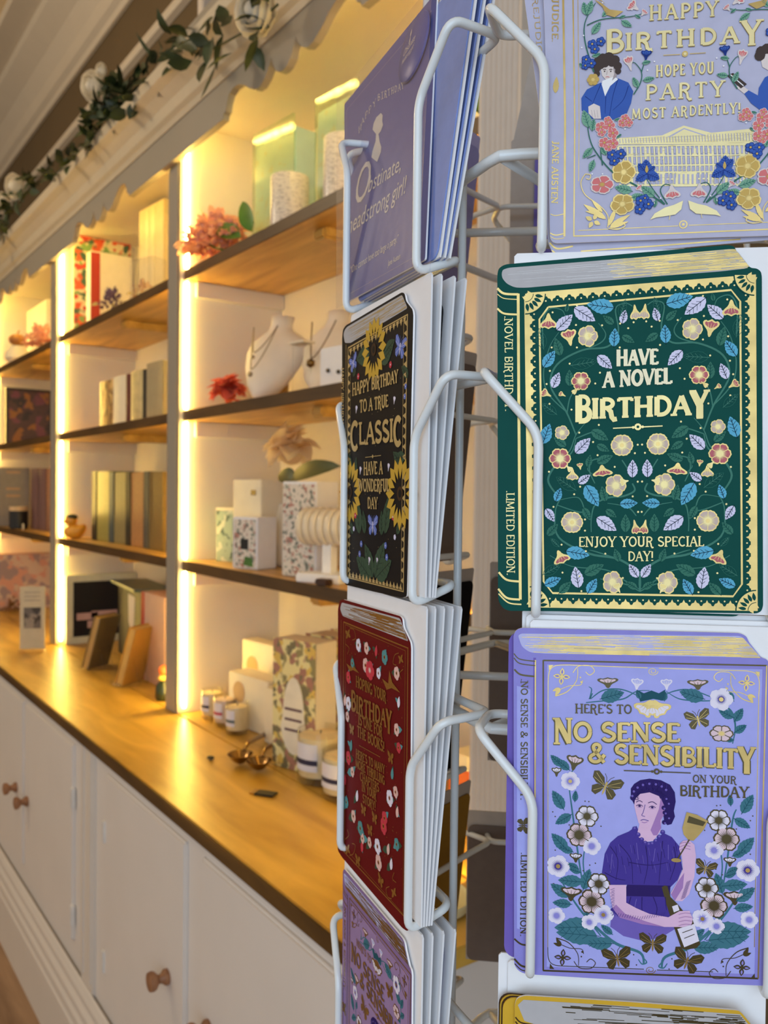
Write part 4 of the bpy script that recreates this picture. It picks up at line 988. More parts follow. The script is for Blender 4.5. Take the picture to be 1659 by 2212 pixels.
    def body(s, outline, mat, edge, th=.0011):
        """the die-cut card itself, extruded backwards"""
        P = s.rounded([s.p(x, y) for x, y in outline], .0022)
        if sum(P[i-1][0]*P[i][1]-P[i][0]*P[i-1][1] for i in range(len(P))) < 0: P.reverse()
        F = [s.bm.verts.new((a, b, 0)) for a, b in P]; Bk = [s.bm.verts.new((a, b, -th)) for a, b in P]; n = len(P)
        for k in range(n):
            f = s.bm.faces.new((F[k], Bk[k], Bk[(k+1) % n], F[(k+1) % n])); f.material_index = s.idx[edge]
        for t in geometry.tessellate_polygon([[Vector((a, b, 0)) for a, b in P]]):
            for S, up in ((F, 1), (Bk, -1)):
                q = [S[i] for i in t]
                if (q[1].co-q[0].co).cross(q[2].co-q[0].co).z*up < 0: q.reverse()
                try: f = s.bm.faces.new(q); f.material_index = s.idx[mat if up > 0 else edge]
                except ValueError: pass
    def streaks(s, quad, mat, n, lay=3, lo=0, hi=1, w=.35, lmin=.03, lmax=.3):
        """broken foil lines along a page block; quad = top-left, top-right, bottom-right, bottom-left"""
        a, b, c, d = [Vector(q) for q in quad]
        for k in range(n):
            t = random.random(); u0 = random.uniform(lo, hi); u1 = min(hi, u0+random.uniform(lmin, lmax))
            P = [a.lerp(b, u).lerp(d.lerp(c, u), t) for u in (u0, (u0+u1)/2, u1)]
            s.line(P, w*random.uniform(.5, 1.3), mat, lay)
    def both(s, fn):
        for m in (False, True):
            s.mir = m; fn()
        s.mir = False
    def done(s, name, label, group=None, order=None):
        o = obj(name, s.bm, [MATS[n] if n in MATS else n for n in s.mats], mw=s.mw)
        return tag(o, label, 'greeting card', group)

def plane_map(mw, ox, oy, sc):
    """reading coordinates of an enlarged crop (origin ox, oy, scale sc) -> point on the card plane"""
    inv = mw.inverted(); nz = mw.col[2].xyz; p0 = mw.col[3].xyz
    def L(x, y):
        d = ray(ox+x/sc, oy+y/sc); t = (p0-O).dot(nz)/d.dot(nz); q = inv @ (O+d*t); return (q.x, q.y)
    return L

# ------------------------------------------------------------------ inks and foils
def ink(n, rgb, r=.5, m=0, b=.0): return M(n, rgb, r+(.1 if not m else 0), m, var=.012 if n == 'card_white' else .035, scale=120, bump=b, bscale=900, spec=.5 if m else .12)
M('foil', (186, 156, 96), .30, .9, var=.16, scale=70); M('pale_gold', (224, 206, 150), .38, .4, var=.06, scale=70); M('foil_edge', (138, 112, 62), .4, .6); M('foil_pale', (200, 176, 118), .34, .75, var=.10, scale=70)
ink('green_ink', (4, 74, 66), .48); ink('vine', (66, 124, 108)); ink('fern', (58, 116, 98)); ink('green_line', (40, 104, 90))
ink('sky', (96, 176, 208)); ink('lilac', (220, 216, 240)); ink('navy_line', (14, 34, 48)); ink('beige', (206, 184, 172)); ink('rosy', (190, 104, 112)); ink('cream_ink', (255, 243, 206))
ink('page_grey', (186, 182, 182)); ink('card_white', (244, 242, 242), .55)
ink('lav', (146, 140, 214), .5); ink('lav_mid', (170, 172, 236), .5); ink('lav_deep', (116, 98, 182)); ink('lav_light', (190, 190, 234)); ink('teal_ink', (66, 118, 132)); ink('teal_dark', (36, 84, 98))
ink('violet', (72, 56, 148)); ink('violet_dark', (46, 30, 98)); ink('flesh', (226, 186, 216)); ink('flesh_dark', (170, 126, 186)); ink('petal_white', (234, 226, 240)); ink('petal_pink', (228, 200, 208)); ink('brown_foil', (84, 72, 42), .35, .6)
ink('pale_lilac', (188, 186, 208)); ink('blue_ink', (62, 96, 176)); ink('blue_dark', (34, 56, 128)); ink('coral_ink', (218, 122, 122)); ink('mustard', (206, 172, 96)); ink('sage_ink', (122, 168, 142)); ink('sage_dark', (58, 112, 98)); ink('hair_brown', (74, 62, 58)); ink('skin_tint', (226, 212, 206)); ink('skin_shade', (170, 156, 156))
ink('slate', (90, 94, 152), .4); ink('ivory_ink', (216, 206, 190)); ink('badge_blue', (70, 84, 150), .2)
ink('black_ink', (30, 26, 26), .45); ink('sun_yellow', (204, 164, 62)); ink('sun_brown', (70, 48, 30)); ink('leaf_dark', (62, 82, 62)); ink('wing_blue', (108, 124, 196)); ink('old_gold', (208, 178, 116), .4, .3)
ink('red_ink', (104, 12, 16), .45); ink('red_gold', (178, 124, 52), .35, .6, .2); ink('leaf_teal', (92, 150, 152)); ink('red_pink', (206, 64, 76)); ink('pink_pale', (232, 190, 180)); ink('mauve_ink', (140, 112, 158), .5); ink('mauve_mid', (158, 130, 172), .5)
ink('yellow_card', (214, 170, 52), .5)

# ------------------------------------------------------------------ card stacks
FRONT = {}
ORD = ('first', 'second', 'third', 'fourth', 'fifth', 'sixth')
def lean_of(b0, b1): return math.asin((b1-b0)/.18)
def envelope(k, row, b0, b1, label, group, x=0, w=.1295, h=.181, roll=0, mat='card_white', flap=True, z=.0045, open_flap=0):
    m = pm(k, ZR[row]+z, x, -b0, lean_of(b0, b1), roll)
    bm = NB(); P = [(-w/2, 0), (w/2, 0), (w/2, h-.0015), (w/2-.0015, h), (-w/2+.0015, h), (-w/2, h-.0015)]
    prism(bm, P, 'z', -.0011, 0)
    if flap:   # the pointed back flap
        prism(bm, [(-w/2+.004, h-.003), (w/2-.004, h-.003), (w*.1, h*.55), (-w*.1, h*.55)], 'z', -.0015, -.00115)
    if open_flap: prism(bm, [(-w/2+.002, h), (w/2-.002, h), (w/2-.028, h+open_flap), (-w/2+.028, h+open_flap)], 'z', -.0009, -.0002)
    o = obj('envelope', bm, MATS[mat], mw=m); return tag(o, label, 'envelope', group)
def plain_card(k, row, b0, b1, label, group, mat, x=0, w=.116, h=.168, roll=0, z=.0045):
    m = pm(k, ZR[row]+z, x, -b0, lean_of(b0, b1), roll); r = .006
    P = []
    for cx, cy, a0 in ((w/2-r, h-r, 0), (-w/2+r, h-r, 90), (-w/2+r, r, 180), (w/2-r, r, 270)): P += arc(cx, cy, r, r, a0, a0+90, 5)
    bm = NB(); prism(bm, P, 'z', -.0009, 0)
    o = obj('greeting_card', bm, MATS[mat], mw=m); return tag(o, label, 'greeting card', group)

def spine_bands(A, xl, xr, y0, y1, mat, w, sag):
    """curved double rules across the spine"""
    for y in (y0, y0+(26 if y1 > y0 else -26)): A.curve([(xl, y), (xl+(xr-xl)*.35, y+sag*.8), (xr, y+sag)], w, mat, 2)

# ================================================================== green card: HAVE A NOVEL BIRTHDAY
mw = pm(0, ZR[2], 0, -.0034)
A = Art(mw, plane_map(mw, 1040, 500, 2.572), ['green_ink', 'card_white', 'page_grey', 'foil', 'vine', 'fern', 'green_line', 'sky', 'lilac', 'navy_line', 'beige', 'rosy', 'cream_ink', 'foil_pale'], 880, (300, -.082, 2090, .014))
A.body([(88, 240), (95, 205), (130, 183), (700, 133), (1370, 75), (1405, 82), (1417, 110), (1495, 203), (1530, 205), (1553, 222), (1558, 250), (1565, 2080), (1555, 2110), (1530, 2122), (700, 2112), (150, 2108), (115, 2090), (92, 2040)], 'green_ink', 'card_white')
A.poly([(112, 235), (118, 213), (150, 202), (800, 150), (1410, 95), (1495, 203), (1330, 222), (900, 255), (500, 290), (250, 313), (185, 312), (140, 290), (116, 260)], 'page_grey', 1, 3)
A.streaks(((560, 172), (1408, 98), (1492, 202), (620, 280)), 'foil', 150, 2, .12, 1, .5, .03, .35)
A.streaks(((880, 145), (1408, 98), (1492, 202), (900, 252)), 'foil', 110, 3, 0, 1, .6, .05, .5)
A.streaks(((120, 208), (800, 152), (800, 258), (150, 300)), 'card_white', 40, 2, 0, 1, .15, .2, .7)
A.line([(204, 346), (207, 900), (216, 2045)], 3.2, 'foil', 2)
A.curve([(88, 316), (125, 345), (205, 350)], 2.6, 'foil', 2); A.curve([(88, 348), (125, 372), (200, 378)], 1.0, 'foil', 2); A.curve([(88, 428), (125, 456), (204, 462)], 2.2, 'foil', 2)
A.curve([(96, 1893), (140, 1935), (216, 1945)], 2.4, 'foil', 2); A.curve([(93, 1985), (140, 2035), (214, 2045)], 2.4, 'foil', 2); A.curve([(95, 2012), (150, 2062), (222, 2072)], 1.6, 'foil', 2)
A.text('.NOVEL BIRTHDAY.', (128, 470), (132, 1000), 44, 'foil_pale', 3, .15); A.text('.LIMITED EDITION.', (138, 1440), (141, 1910), 44, 'foil_pale', 3, .15)
# border: solid rule, scalloped teeth with beads, inner rule, fan corners
TL, TR, BR, BL = (243, 347), (1515, 243), (1525, 2106), (268, 2086)
def lerp2(a, b, t): return (a[0]+(b[0]-a[0])*t, a[1]+(b[1]-a[1])*t)
def inset(d): return (TL[0]+d, TL[1]+d), (TR[0]-d, TR[1]+d), (BR[0]-d, BR[1]-d), (BL[0]+d, BL[1]-d)
q0, q1 = inset(9), inset(78)
A.line(list(q0)+[q0[0]], 6.6*.9, 'foil', 2); A.line([lerp2(q1[0], q1[1], .05), lerp2(q1[0], q1[1], .95)], 1.3, 'foil', 2)
cut = [lerp2(q1[0], q1[1], .045), lerp2(q1[0], q1[1], .955), lerp2(q1[1], q1[2], .04), lerp2(q1[1], q1[2], .96), lerp2(q1[2], q1[3], .045), lerp2(q1[2], q1[3], .955), lerp2(q1[3], q1[0], .04), lerp2(q1[3], q1[0], .96)]
A.line(cut+[cut[0]], 2.0, 'foil', 2)
qa = inset(14)
for i in range(4):
    a, b = qa[i], qa[(i+1) % 4]; L2 = math.hypot(b[0]-a[0], b[1]-a[1]); n = int(L2/64); u = ((b[0]-a[0])/L2, (b[1]-a[1])/L2); v = (-u[1], u[0])
    for k in range(n+1):
        c = (a[0]+u[0]*L2*k/n, a[1]+u[1]*L2*k/n)
        A.poly([(c[0]-u[0]*31, c[1]-u[1]*31), (c[0]-u[0]*20+v[0]*20, c[1]-u[1]*20+v[1]*20), (c[0]-u[0]*8+v[0]*24, c[1]-u[1]*8+v[1]*24), (c[0]+v[0]*40, c[1]+v[1]*40), (c[0]+u[0]*8+v[0]*24, c[1]+u[1]*8+v[1]*24), (c[0]+u[0]*20+v[0]*20, c[1]+u[1]*20+v[1]*20), (c[0]+u[0]*31, c[1]+u[1]*31)], 'foil', 3)
        if k < n: A.dot(c[0]+u[0]*32+v[0]*34, c[1]+u[1]*32+v[1]*34, 1.0, 'foil_pale', 3, 8)
for (cx, cy), (sx, sy) in zip(inset(0), ((1, 1), (-1, 1), (-1, -1), (1, -1))):
    R = 112; fan = [(cx, cy)]+[(cx+sx*R*math.cos(a), cy+sy*R*math.sin(a)) for a in [PI/2*k/12 for k in range(13)]]
    A.poly(fan, 'foil', 4); A.line(fan[1:], 1.2, 'green_ink', 5)
    for k in range(5):
        a = PI/2*(k+.5)/5; c, d = math.cos(a), math.sin(a)
        A.leaf(cx+sx*R*.5*c, cy+sy*R*.5*d, cx+sx*R*.9*c, cy+sy*R*.9*d, .42, 'green_ink', None, 5)
    A.line([(cx+sx*R*.4*math.cos(a), cy+sy*R*.4*math.sin(a)) for a in [PI/2*k/8 for k in range(9)]], .7, 'green_ink', 5)
A.text('HAVE', (748, 746), (982, 738), 84, 'cream_ink', 9, .22, thin=1.15); A.text('A NOVEL', (673, 866), (1058, 845), 84, 'cream_ink', 9, .22, thin=1.15)
A.text('BIRTHDAY', (520, 1040), (1262, 1012), 104, 'foil_pale', 9, .24, {0: (1.42, -.2), 7: (1.42, -.2)}, thin=1.15)
A.line([(730, 1094), (850, 1088)], 1.3, 'foil_pale', 9); A.line([(885, 1087), (1005, 1081)], 1.3, 'foil_pale', 9); A.dot(868, 1086, 4, 'foil_pale', 9); A.dot(868, 1086, 1.6, 'green_ink', 10); A.dot(842, 1089, 1.6, 'foil_pale', 9); A.dot(894, 1086, 1.6, 'foil_pale', 9)
A.text('ENJOY YOUR SPECIAL', (538, 1751), (1236, 1748), 54, 'foil_pale', 9, .16); A.text('DAY!', (812, 1830), (955, 1829), 52, 'foil_pale', 9, .16)
def green_half():
    V = lambda *p, w=1.5: A.curve(p, w, 'vine', 2, lambda t: .55+.45*math.sin(PI*min(1, t+.15)))
    V((345, 640), (340, 500), (380, 430), (450, 440), (470, 500)); V((480, 1010), (370, 900), (345, 780), (380, 640), (430, 560)); V((525, 1130), (470, 1000), (385, 860), (420, 740), (560, 660), (700, 640), (760, 560), (745, 430), (800, 400), (838, 415), w=2.2)
    V((560, 660), (660, 620), (690, 570), (650, 510)); V((370, 1270), (480, 1230), (525, 1130), (580, 1060)); V((415, 1460), (370, 1380), (420, 1290), (500, 1230), (525, 1150), w=2.4)
    V((475, 1010), (490, 930), (520, 880)); V((525, 1150), (600, 1120), (640, 1110)); V((780, 1270), (800, 1300), (838, 1365)); V((838, 1400), (850, 1440), (790, 1470), (700, 1480), (630, 1520), (610, 1600), (610, 1670), w=2.2)
    V((630, 1400), (600, 1330), (610, 1270)); V((700, 1260), (620, 1270), (590, 1320), (620, 1350)); V((420, 1520), (560, 1560), (540, 1480), (440, 1490)); V((880, 2000), (870, 1900), (760, 1820), (600, 1790), (430, 1700), (410, 1560), (440, 1480), w=2.6)
    V((760, 1820), (640, 1780), (600, 1770)); V((860, 1580), (810, 1530), (700, 1510)); V((880, 1990), (780, 1930), (690, 1880), (500, 1860), (380, 1800)); V((880, 2000), (800, 1960), (660, 1930))
    for l in ((735, 425, 585, 405), (345, 755, 408, 663), (735, 640, 742, 537), (340, 1180, 380, 1068), (578, 1410, 650, 1528), (412, 1500, 440, 1425), (768, 1515, 868, 1508), (470, 1775, 600, 1800), (350, 1965, 442, 1925), (590, 2010, 640, 1928)): A.leaf(*l, .55, 'sky', 'navy_line', 3)
    for l in ((515, 425, 632, 498), (418, 548, 506, 462), (645, 690, 725, 762), (395, 870, 432, 783), (780, 512, 800, 436), (522, 1232, 605, 1148), (838, 1368, 840, 1268), (538, 1400, 604, 1352), (640, 1590, 750, 1662), (358, 1540, 405, 1612), (870, 1922, 820, 1848), (540, 1980, 520, 1862)): A.leaf(*l, .55, 'lilac', 'navy_line', 3)
    for l in ((440, 690, 410, 592), (470, 448, 480, 402), (735, 515, 675, 468), (780, 580, 850, 618), (490, 860, 488, 768), (610, 1105, 705, 1160), (640, 1185, 710, 1222), (590, 1310, 605, 1240), (640, 1285, 730, 1245), (690, 1500, 668, 1415), (565, 1535, 605, 1605), (690, 1545, 750, 1588), (800, 1672, 800, 1570), (765, 1835, 740, 1762), (572, 1905, 680, 1850), (432, 2010, 498, 1945), (865, 1985, 800, 1945), (365, 1690, 425, 1625), (470, 1195, 402, 1145)): A.leaf(*l, .5, 'fern', 'green_ink', 3)
    for l in ((345, 650, 320, 540), (500, 745, 640, 722), (415, 1015, 335, 955), (520, 1435, 415, 1365), (430, 1750, 385, 1705), (345, 1905, 440, 1850), (770, 470, 800, 380)): A.leaf(*l, .45, 'green_line', 'vine', 3, line=True)
    for b in ((395, 455, 345, 540), (515, 545, 490, 635), (605, 545, 500, 565)): pass
    A.bell(372, 458, 372, 538, .95, ('foil', 'rosy')); A.bell(496, 632, 480, 548, .8, ('foil', 'rosy')); A.bloom(590, 582, 11.5, ('foil', 'beige', 'foil_pale'), 5, 4, .5, 1.1); A.bell(628, 570, 590, 582, .6, ('foil_pale', 'foil'), 8)
    A.bloom(552, 832, 11, ('foil', 'rosy', 'foil_pale'), 6, 4, .5); A.bell(540, 870, 505, 900, .5, ('foil', 'foil_pale'), 7); A.bell(385, 915, 335, 890, .7, ('foil', 'rosy')); A.bell(466, 915, 432, 898, .6, ('foil', 'rosy'))
    A.bloom(447, 1118, 8.5, ('foil', 'beige', 'foil_pale'), 5, 4, .5); A.bloom(780, 1188, 12.5, ('foil', 'beige', 'foil_pale', 'foil'), 6, 4, .55, 1, 0, .07); A.bloom(436, 1262, 12.5, ('foil', 'rosy', 'foil_pale'), 6, 4, .5); A.bell(470, 1300, 500, 1330, .6, ('foil_pale', 'foil'), 8)
    A.bell(505, 1320, 505, 1380, .9, ('foil', 'beige')); A.bell(550, 1322, 545, 1288, .8, ('foil', 'rosy')); A.bell(668, 1300, 675, 1358, 1.5, ('foil', 'rosy')); A.bloom(745, 1412, 12, ('foil', 'beige', 'foil_pale'), 5, 4, .5, 1.1); A.bell(815, 1385, 770, 1395, .8, ('foil_pale', 'foil'), 8)
    A.bloom(503, 1616, 12.5, ('foil', 'beige', 'foil_pale', 'foil'), 6, 4, .55, 1, 0, .07); A.bell(425, 1775, 455, 1840, 1.1, ('foil', 'rosy')); A.bloom(728, 1948, 11.5, ('foil', 'beige', 'foil_pale'), 5, 4, .5, 1.15); A.bell(768, 2005, 745, 1955, .6, ('foil_pale', 'foil'), 8)
    A.bell(850, 410, 858, 488, .62, ('foil', 'beige')); A.bell(848, 1605, 862, 1678, .55, ('foil', 'rosy'))
    for d in ((395, 450), (530, 412), (525, 520), (390, 645), (530, 645), (670, 522), (770, 512), (845, 505), (815, 538), (768, 645), (380, 775), (490, 735), (362, 848), (632, 845), (658, 785), (500, 990), (378, 958), (652, 1075), (620, 1170), (543, 1118), (868, 1185), (852, 1232), (645, 1243), (740, 1308), (375, 1335), (548, 1418), (738, 1412), (515, 1460), (868, 1390), (400, 1530), (575, 1600), (575, 1662), (580, 1776), (445, 1740), (688, 1790), (785, 1925), (545, 1915), (555, 1998), (840, 1472), (870, 1558), (450, 1895)): A.dot(d[0], d[1], 1.15, 'foil_pale', 3, 8)
A.both(green_half)
A.done('greeting_card', 'dark green card reading HAVE A NOVEL BIRTHDAY in gold, right hand pocket column')

# ================================================================== lavender card: NO SENSE & SENSIBILITY
def lavender_art(A, full=True):
    A.poly([(352, 286), (1505, 312), (1462, 1945), (350, 1905)], A.mid, 1); A.poly([(190, 400), (262, 420), (256, 1720), (190, 1700)], A.mid, 1)
    A.poly([(196, 130), (215, 120), (800, 127), (1380, 133), (1402, 142), (1500, 250), (900, 238), (350, 228), (260, 222), (215, 190)], 'lav_light', 1, 2)
    A.streaks(((205, 125), (1395, 138), (1495, 250), (245, 222)), A.gd, 160, 2, 0, 1, .55, .04, .3); A.streaks(((205, 190), (900, 220), (900, 238), (245, 222)), A.gd, 30, 3, 0, 1, .9, .2, .6); A.streaks(((900, 128), (1395, 138), (1495, 250), (940, 238)), A.gd, 90, 3, 0, 1, .6, .1, .5)
    A.line([(285, 250), (283, 1000), (272, 1905)], 2.8, 'lav_deep', 1); A.line([(289, 262), (287, 1000), (276, 1760)], 1.6, A.gd, 2)
    for y in (235, 258): A.curve([(174, y-8), (205, y+22), (288, y+34)], 1.2, A.gk, 2)
    A.curve([(176, 312), (210, 340), (284, 350)], 2.0, A.gk, 2); A.curve([(176, 1755), (215, 1785), (274, 1790)], 2.0, A.gk, 2); A.curve([(176, 1862), (215, 1900), (272, 1910)], 2.2, A.gk, 2); A.curve([(178, 1888), (215, 1922), (270, 1932)], 1.2, A.gk, 2)
    A.text('.NO SENSE & SENSIBILITY.', (212, 362), (210, 1012), 36, A.gk, 3, .2); A.butterfly(224, 1148, 10, A.gk, None, -PI/2); A.text('.LIMITED EDITION.', (212, 1292), (208, 1742), 34, A.gk, 3, .2)
    A.line([(331, 264), (1528, 292)], 1.7, A.gk, 2); A.line([(331, 262), (331, 1925)], 1.7, A.gk, 2); A.line([(329, 1925), (1482, 1968)], 1.9, A.gk, 2); A.line([(1528, 292), (1482, 1968)], 1.5, A.gd, 2)
    A.curve([(357, 430), (362, 330), (395, 293), (470, 288)], .9, A.gd, 2); A.line([(470, 288), (890, 304)], .9, A.gd, 2); A.line([(950, 306), (1420, 320)], .9, A.gd, 2); A.curve([(1420, 320), (1470, 335), (1488, 380), (1485, 450)], .9, A.gd, 2)
    A.line([(357, 430), (355, 1800)], .8, A.gd, 2); A.curve([(355, 1800), (360, 1865), (390, 1895), (460, 1902)], .9, A.gk, 2); A.line([(460, 1902), (870, 1918)], .9, A.gk, 2); A.line([(940, 1922), (1240, 1932)], .9, A.gk, 2); A.line([(1485, 450), (1462, 1800)], .8, A.gd, 2)
    for cx, cy in ((918, 322), (905, 1922)): A.curve([(cx+28*math.cos(a)*(1-a/14), cy+22*math.sin(a)*(1-a/14)) for a in [k*.6 for k in range(18)]], .7, A.gd, 2, n=2)
    for (cx, cy, sx, sy, m) in ((430, 350, 1, 1, A.gd), (1420, 385, -1, 1, A.gd), (435, 1855, 1, -1, A.gk), (1395, 1908, -1, -1, A.gk)):
        for k in range(4):
            a = PI/2*k+.1; A.leaf(cx+6*math.cos(a), cy+6*math.sin(a), cx+46*math.cos(a), cy+46*math.sin(a), .6, m, None, 3); A.leaf(cx+14*math.cos(a), cy+14*math.sin(a), cx+38*math.cos(a), cy+38*math.sin(a), .42, A.base, None, 5)
        A.dot(cx, cy, 2.2, m, 6)
        A.curve([(cx+sx*60, cy-sy*20), (cx+sx*90, cy-sy*55), (cx+sx*150, cy-sy*58), (cx+sx*175, cy-sy*30), (cx+sx*150, cy-sy*8), (cx+sx*128, cy-sy*25)], .9, m, 3); A.curve([(cx-sx*35, cy+sy*105), (cx+sx*30, cy+sy*80), (cx+sx*80, cy+sy*20), (cx+sx*85, cy-sy*45)], 1.3, m, 3, lambda t: 1-.5*t)
        A.curve([(cx-sx*10, cy+sy*70), (cx+sx*40, cy+sy*50), (cx+sx*100, cy+sy*45), (cx+sx*112, cy+sy*20)], .8, m, 3)
        for q in ((-50, 78), (-35, 105), (-15, 90)): A.leaf(cx-sx*0+sx*-10, cy+sy*62, cx+sx*q[0], cy+sy*q[1], .4, m, None, 3)
        A.dot(cx+sx*105, cy+sy*30, 1.2, m, 3); A.dot(cx+sx*100, cy+sy*5, .9, m, 3)
        A.poly([(cx-sx*70, cy-sy*60), (cx-sx*45, cy-sy*62), (cx-sx*68, cy-sy*32)], m, 3)
    A.text("HERE'S TO", (500, 545), (806, 549), 48, A.gk, 8, .17)
    if A.gk != A.gd: A.text('NO SENSE', (383, 695), (1066, 701), 99, A.gk, 7, .27, {0: (1.35, -.15)}, thin=1.15); A.text('& SENSIBILITY', (570, 809), (1465, 845), 101, A.gk, 7, .27, {12: (1.35, -.25)}, thin=1.15)
    A.text('NO SENSE', (385, 692), (1066, 698), 98, A.gd, 8, .2, {0: (1.35, -.15)}, thin=1.1); A.text('& SENSIBILITY', (572, 806), (1465, 842), 100, A.gd, 8, .2, {12: (1.35, -.25)}, thin=1.1)
    A.line([(762, 853), (912, 858)], 1.2, A.gk, 8); A.line([(962, 860), (1120, 866)], 1.2, A.gk, 8); A.dot(938, 858, 3.6, A.gk, 8); A.dot(938, 858, 1.5, A.base, 9); A.dot(914, 858, 1.5, A.gk, 8); A.dot(962, 859, 1.5, A.gk, 8)
    A.text('ON YOUR', (1130, 916), (1366, 924), 40, A.gk, 8, .16); A.text('BIRTHDAY', (1060, 988), (1432, 998), 56, A.gk, 8, .18)
    # top spray
    st = lambda *p, w=1.5: A.curve(p, w, 'teal_ink', 2, lambda t: .5+.5*math.sin(PI*min(1, t+.1)))
    st((585, 470), (650, 425), (740, 418), (820, 445), (860, 480)); st((560, 490), (660, 480), (760, 470), (830, 430), (900, 425)); st((1235, 480), (1160, 480), (1060, 470), (990, 430)); st((1230, 460), (1150, 430), (1080, 420), (1000, 440), (960, 480)); st((595, 440), (580, 470), (590, 420), (575, 405)); st((1290, 500), (1340, 540), (1360, 620), (1345, 710), w=2.2)
    for l in ((640, 470, 765, 435), (1190, 470, 1060, 430), (850, 470, 830, 425), (980, 480, 985, 430), (1350, 570, 1270, 530), (1355, 590, 1400, 520), (1355, 650, 1420, 610), (1350, 480, 1300, 420), (1350, 690, 1300, 690)): A.leaf(*l, .55, 'teal_ink', 'teal_dark', 3)
    A.poly([(830, 420), (870, 440), (910, 425), (950, 440), (985, 420), (975, 480), (920, 470), (850, 485)], 'teal_dark', 3)
    for l in ((678, 410, 676, 358), (1160, 420, 1158, 368)): A.bell(*l, 1.7, (A.gk, 'petal_pink'))
    for l in ((830, 420, 836, 362), (992, 420, 990, 365)): A.bell(*l, .9, ('petal_white', 'lav_light'))
    for l in ((905, 480, 850, 545), (925, 480, 980, 550), (915, 480, 915, 555)): A.bell(*l, 1.0, (A.gd, 'petal_white'), 4)
    A.bloom(1283, 472, 20*A.k, ('petal_white', 'petal_white', 'violet', A.gd), 5, 4, .4, 1, 0, .25)
    A.bloom(1285, 655, 20*A.k, (A.gk, 'petal_pink', A.gd), 6, 4, .35, .75)
    for x, y, r, a in ((1160, 580, 22, .25), (664, 938, 28, -.35), (917, 1780, 24, 0), (728, 1860, 26, .2), (1100, 1875, 26, -.3), (1200, 1378, 19, -.2)): A.butterfly(x, y, r*A.k, A.gk, A.gd, a)
    # side wreaths
    for S in (0, 1):
        m = (lambda x, y: (x, y)) if not S else (lambda x, y: (1835-x, y+22))
        def lf(x, y, X, Y, w=.5, c='teal_ink'):
            if not (S and y < 1000): A.leaf(*m(x, y), *m(X, Y), w, c, 'teal_dark', 3)
        def cv(*p, w=1.5): A.curve([m(*q) for q in p], w, 'teal_ink', 2, lambda t: .6+.4*math.sin(PI*t))
        (cv((495, 930), (480, 880), (490, 850)) if not S else 0); cv((545, 1480), (520, 1320), (490, 1100), (470, 950 if not S else 1040), w=2); cv((560, 1470), (545, 1350), (555, 1260)); cv((640, 1740), (560, 1640), (500, 1560), (430, 1450), w=2.2); cv((870, 1890), (850, 1830), (720, 1780), (600, 1680), (520, 1590), w=3.4); cv((860, 1850), (885, 1880), (860, 1890), (840, 1865)); cv((630, 1750), (520, 1730), (400, 1690))
        for l in ((430, 830, 370, 770), (470, 850, 400, 790), (440, 1060, 380, 960), (480, 1090, 395, 1140), (500, 1020, 505, 960), (460, 1280, 375, 1190), (490, 1290, 410, 1260), (520, 1380, 455, 1350), (530, 1400, 470, 1380), (470, 1530, 370, 1460), (540, 1450, 410, 1440), (480, 1570, 380, 1560), (600, 1690, 390, 1695), (620, 1740, 400, 1720), (700, 1780, 560, 1780), (700, 1730, 640, 1680), (560, 1640, 570, 1590), (545, 1490, 580, 1380)): lf(*l)
        B = lambda x, y, r, c, p=5, i=.5, sq=1: None if S and y < 1000 else A.bloom(*m(x, y), r*A.k, c, p, 4, i, sq)
        if not S: A.bell(*m(490, 850), *m(505, 775), .95, (A.gk, 'petal_pink')); A.bell(*m(402, 885), *m(402, 838), .9, (A.gk, 'petal_white'))
        B(475, 910, 17, ('petal_white', 'petal_white', 'lav', A.gd))
        B(565, 1098, 20, (A.gk, 'petal_white', A.gk), 6, .5); B(523, 1198, 22, (A.gk, 'petal_pink', A.gk), 6, .6); B(590, 1258, 16, ('petal_white', 'petal_white', 'lav')); A.bell(*m(505, 1345), *m(505, 1297), 1.1, (A.gk, 'petal_white')); B(410, 1365, 20, ('petal_white', 'petal_white', 'violet', A.gd))
        B(628, 1460, 20, (A.gk, 'petal_white', A.gk), 6, .55); A.bell(*m(478, 1550), *m(482, 1480), 1.3, (A.gk, 'petal_pink')); B(590, 1555, 23, (A.gk, 'petal_pink', A.gk), 6, .6); B(652, 1625, 18, ('petal_white', 'petal_white', 'lav', A.gd)); B(577, 1665, 14, ('petal_white', 'petal_white', 'lav')); B(402, 1630, 15, ('petal_white', 'petal_white', 'lav'))
        for d in ((382, 1075), (395, 1100), (575, 1020), (555, 1018), (610, 1350), (580, 1360), (640, 1152), (395, 1280), (545, 1390), (470, 1145), (385, 1460), (620, 1790), (640, 1800), (815, 1840), (830, 1895)): A.dot(*m(*d), 1.2*A.k, A.gk, 3, 8)
    # the lady with a glass and a bottle
    P = A.poly
    P([(700, 1600), (690, 1690), (760, 1740), (860, 1765), (960, 1750), (1040, 1700), (1020, 1600), (860, 1560)], 'lav_deep', 2)
    P([(830, 1150), (790, 1180), (730, 1205), (690, 1240), (660, 1300), (645, 1400), (660, 1440), (690, 1465), (780, 1465), (795, 1500), (735, 1540), (690, 1600), (740, 1640), (1010, 1660), (1012, 1560), (1010, 1480), (1050, 1440), (1075, 1380), (1060, 1260), (1020, 1210), (975, 1188), (920, 1235), (870, 1238)], 'violet', 3)
    P([(780, 1465), (1012, 1470), (1008, 1530), (760, 1525)], 'violet_dark', 4)
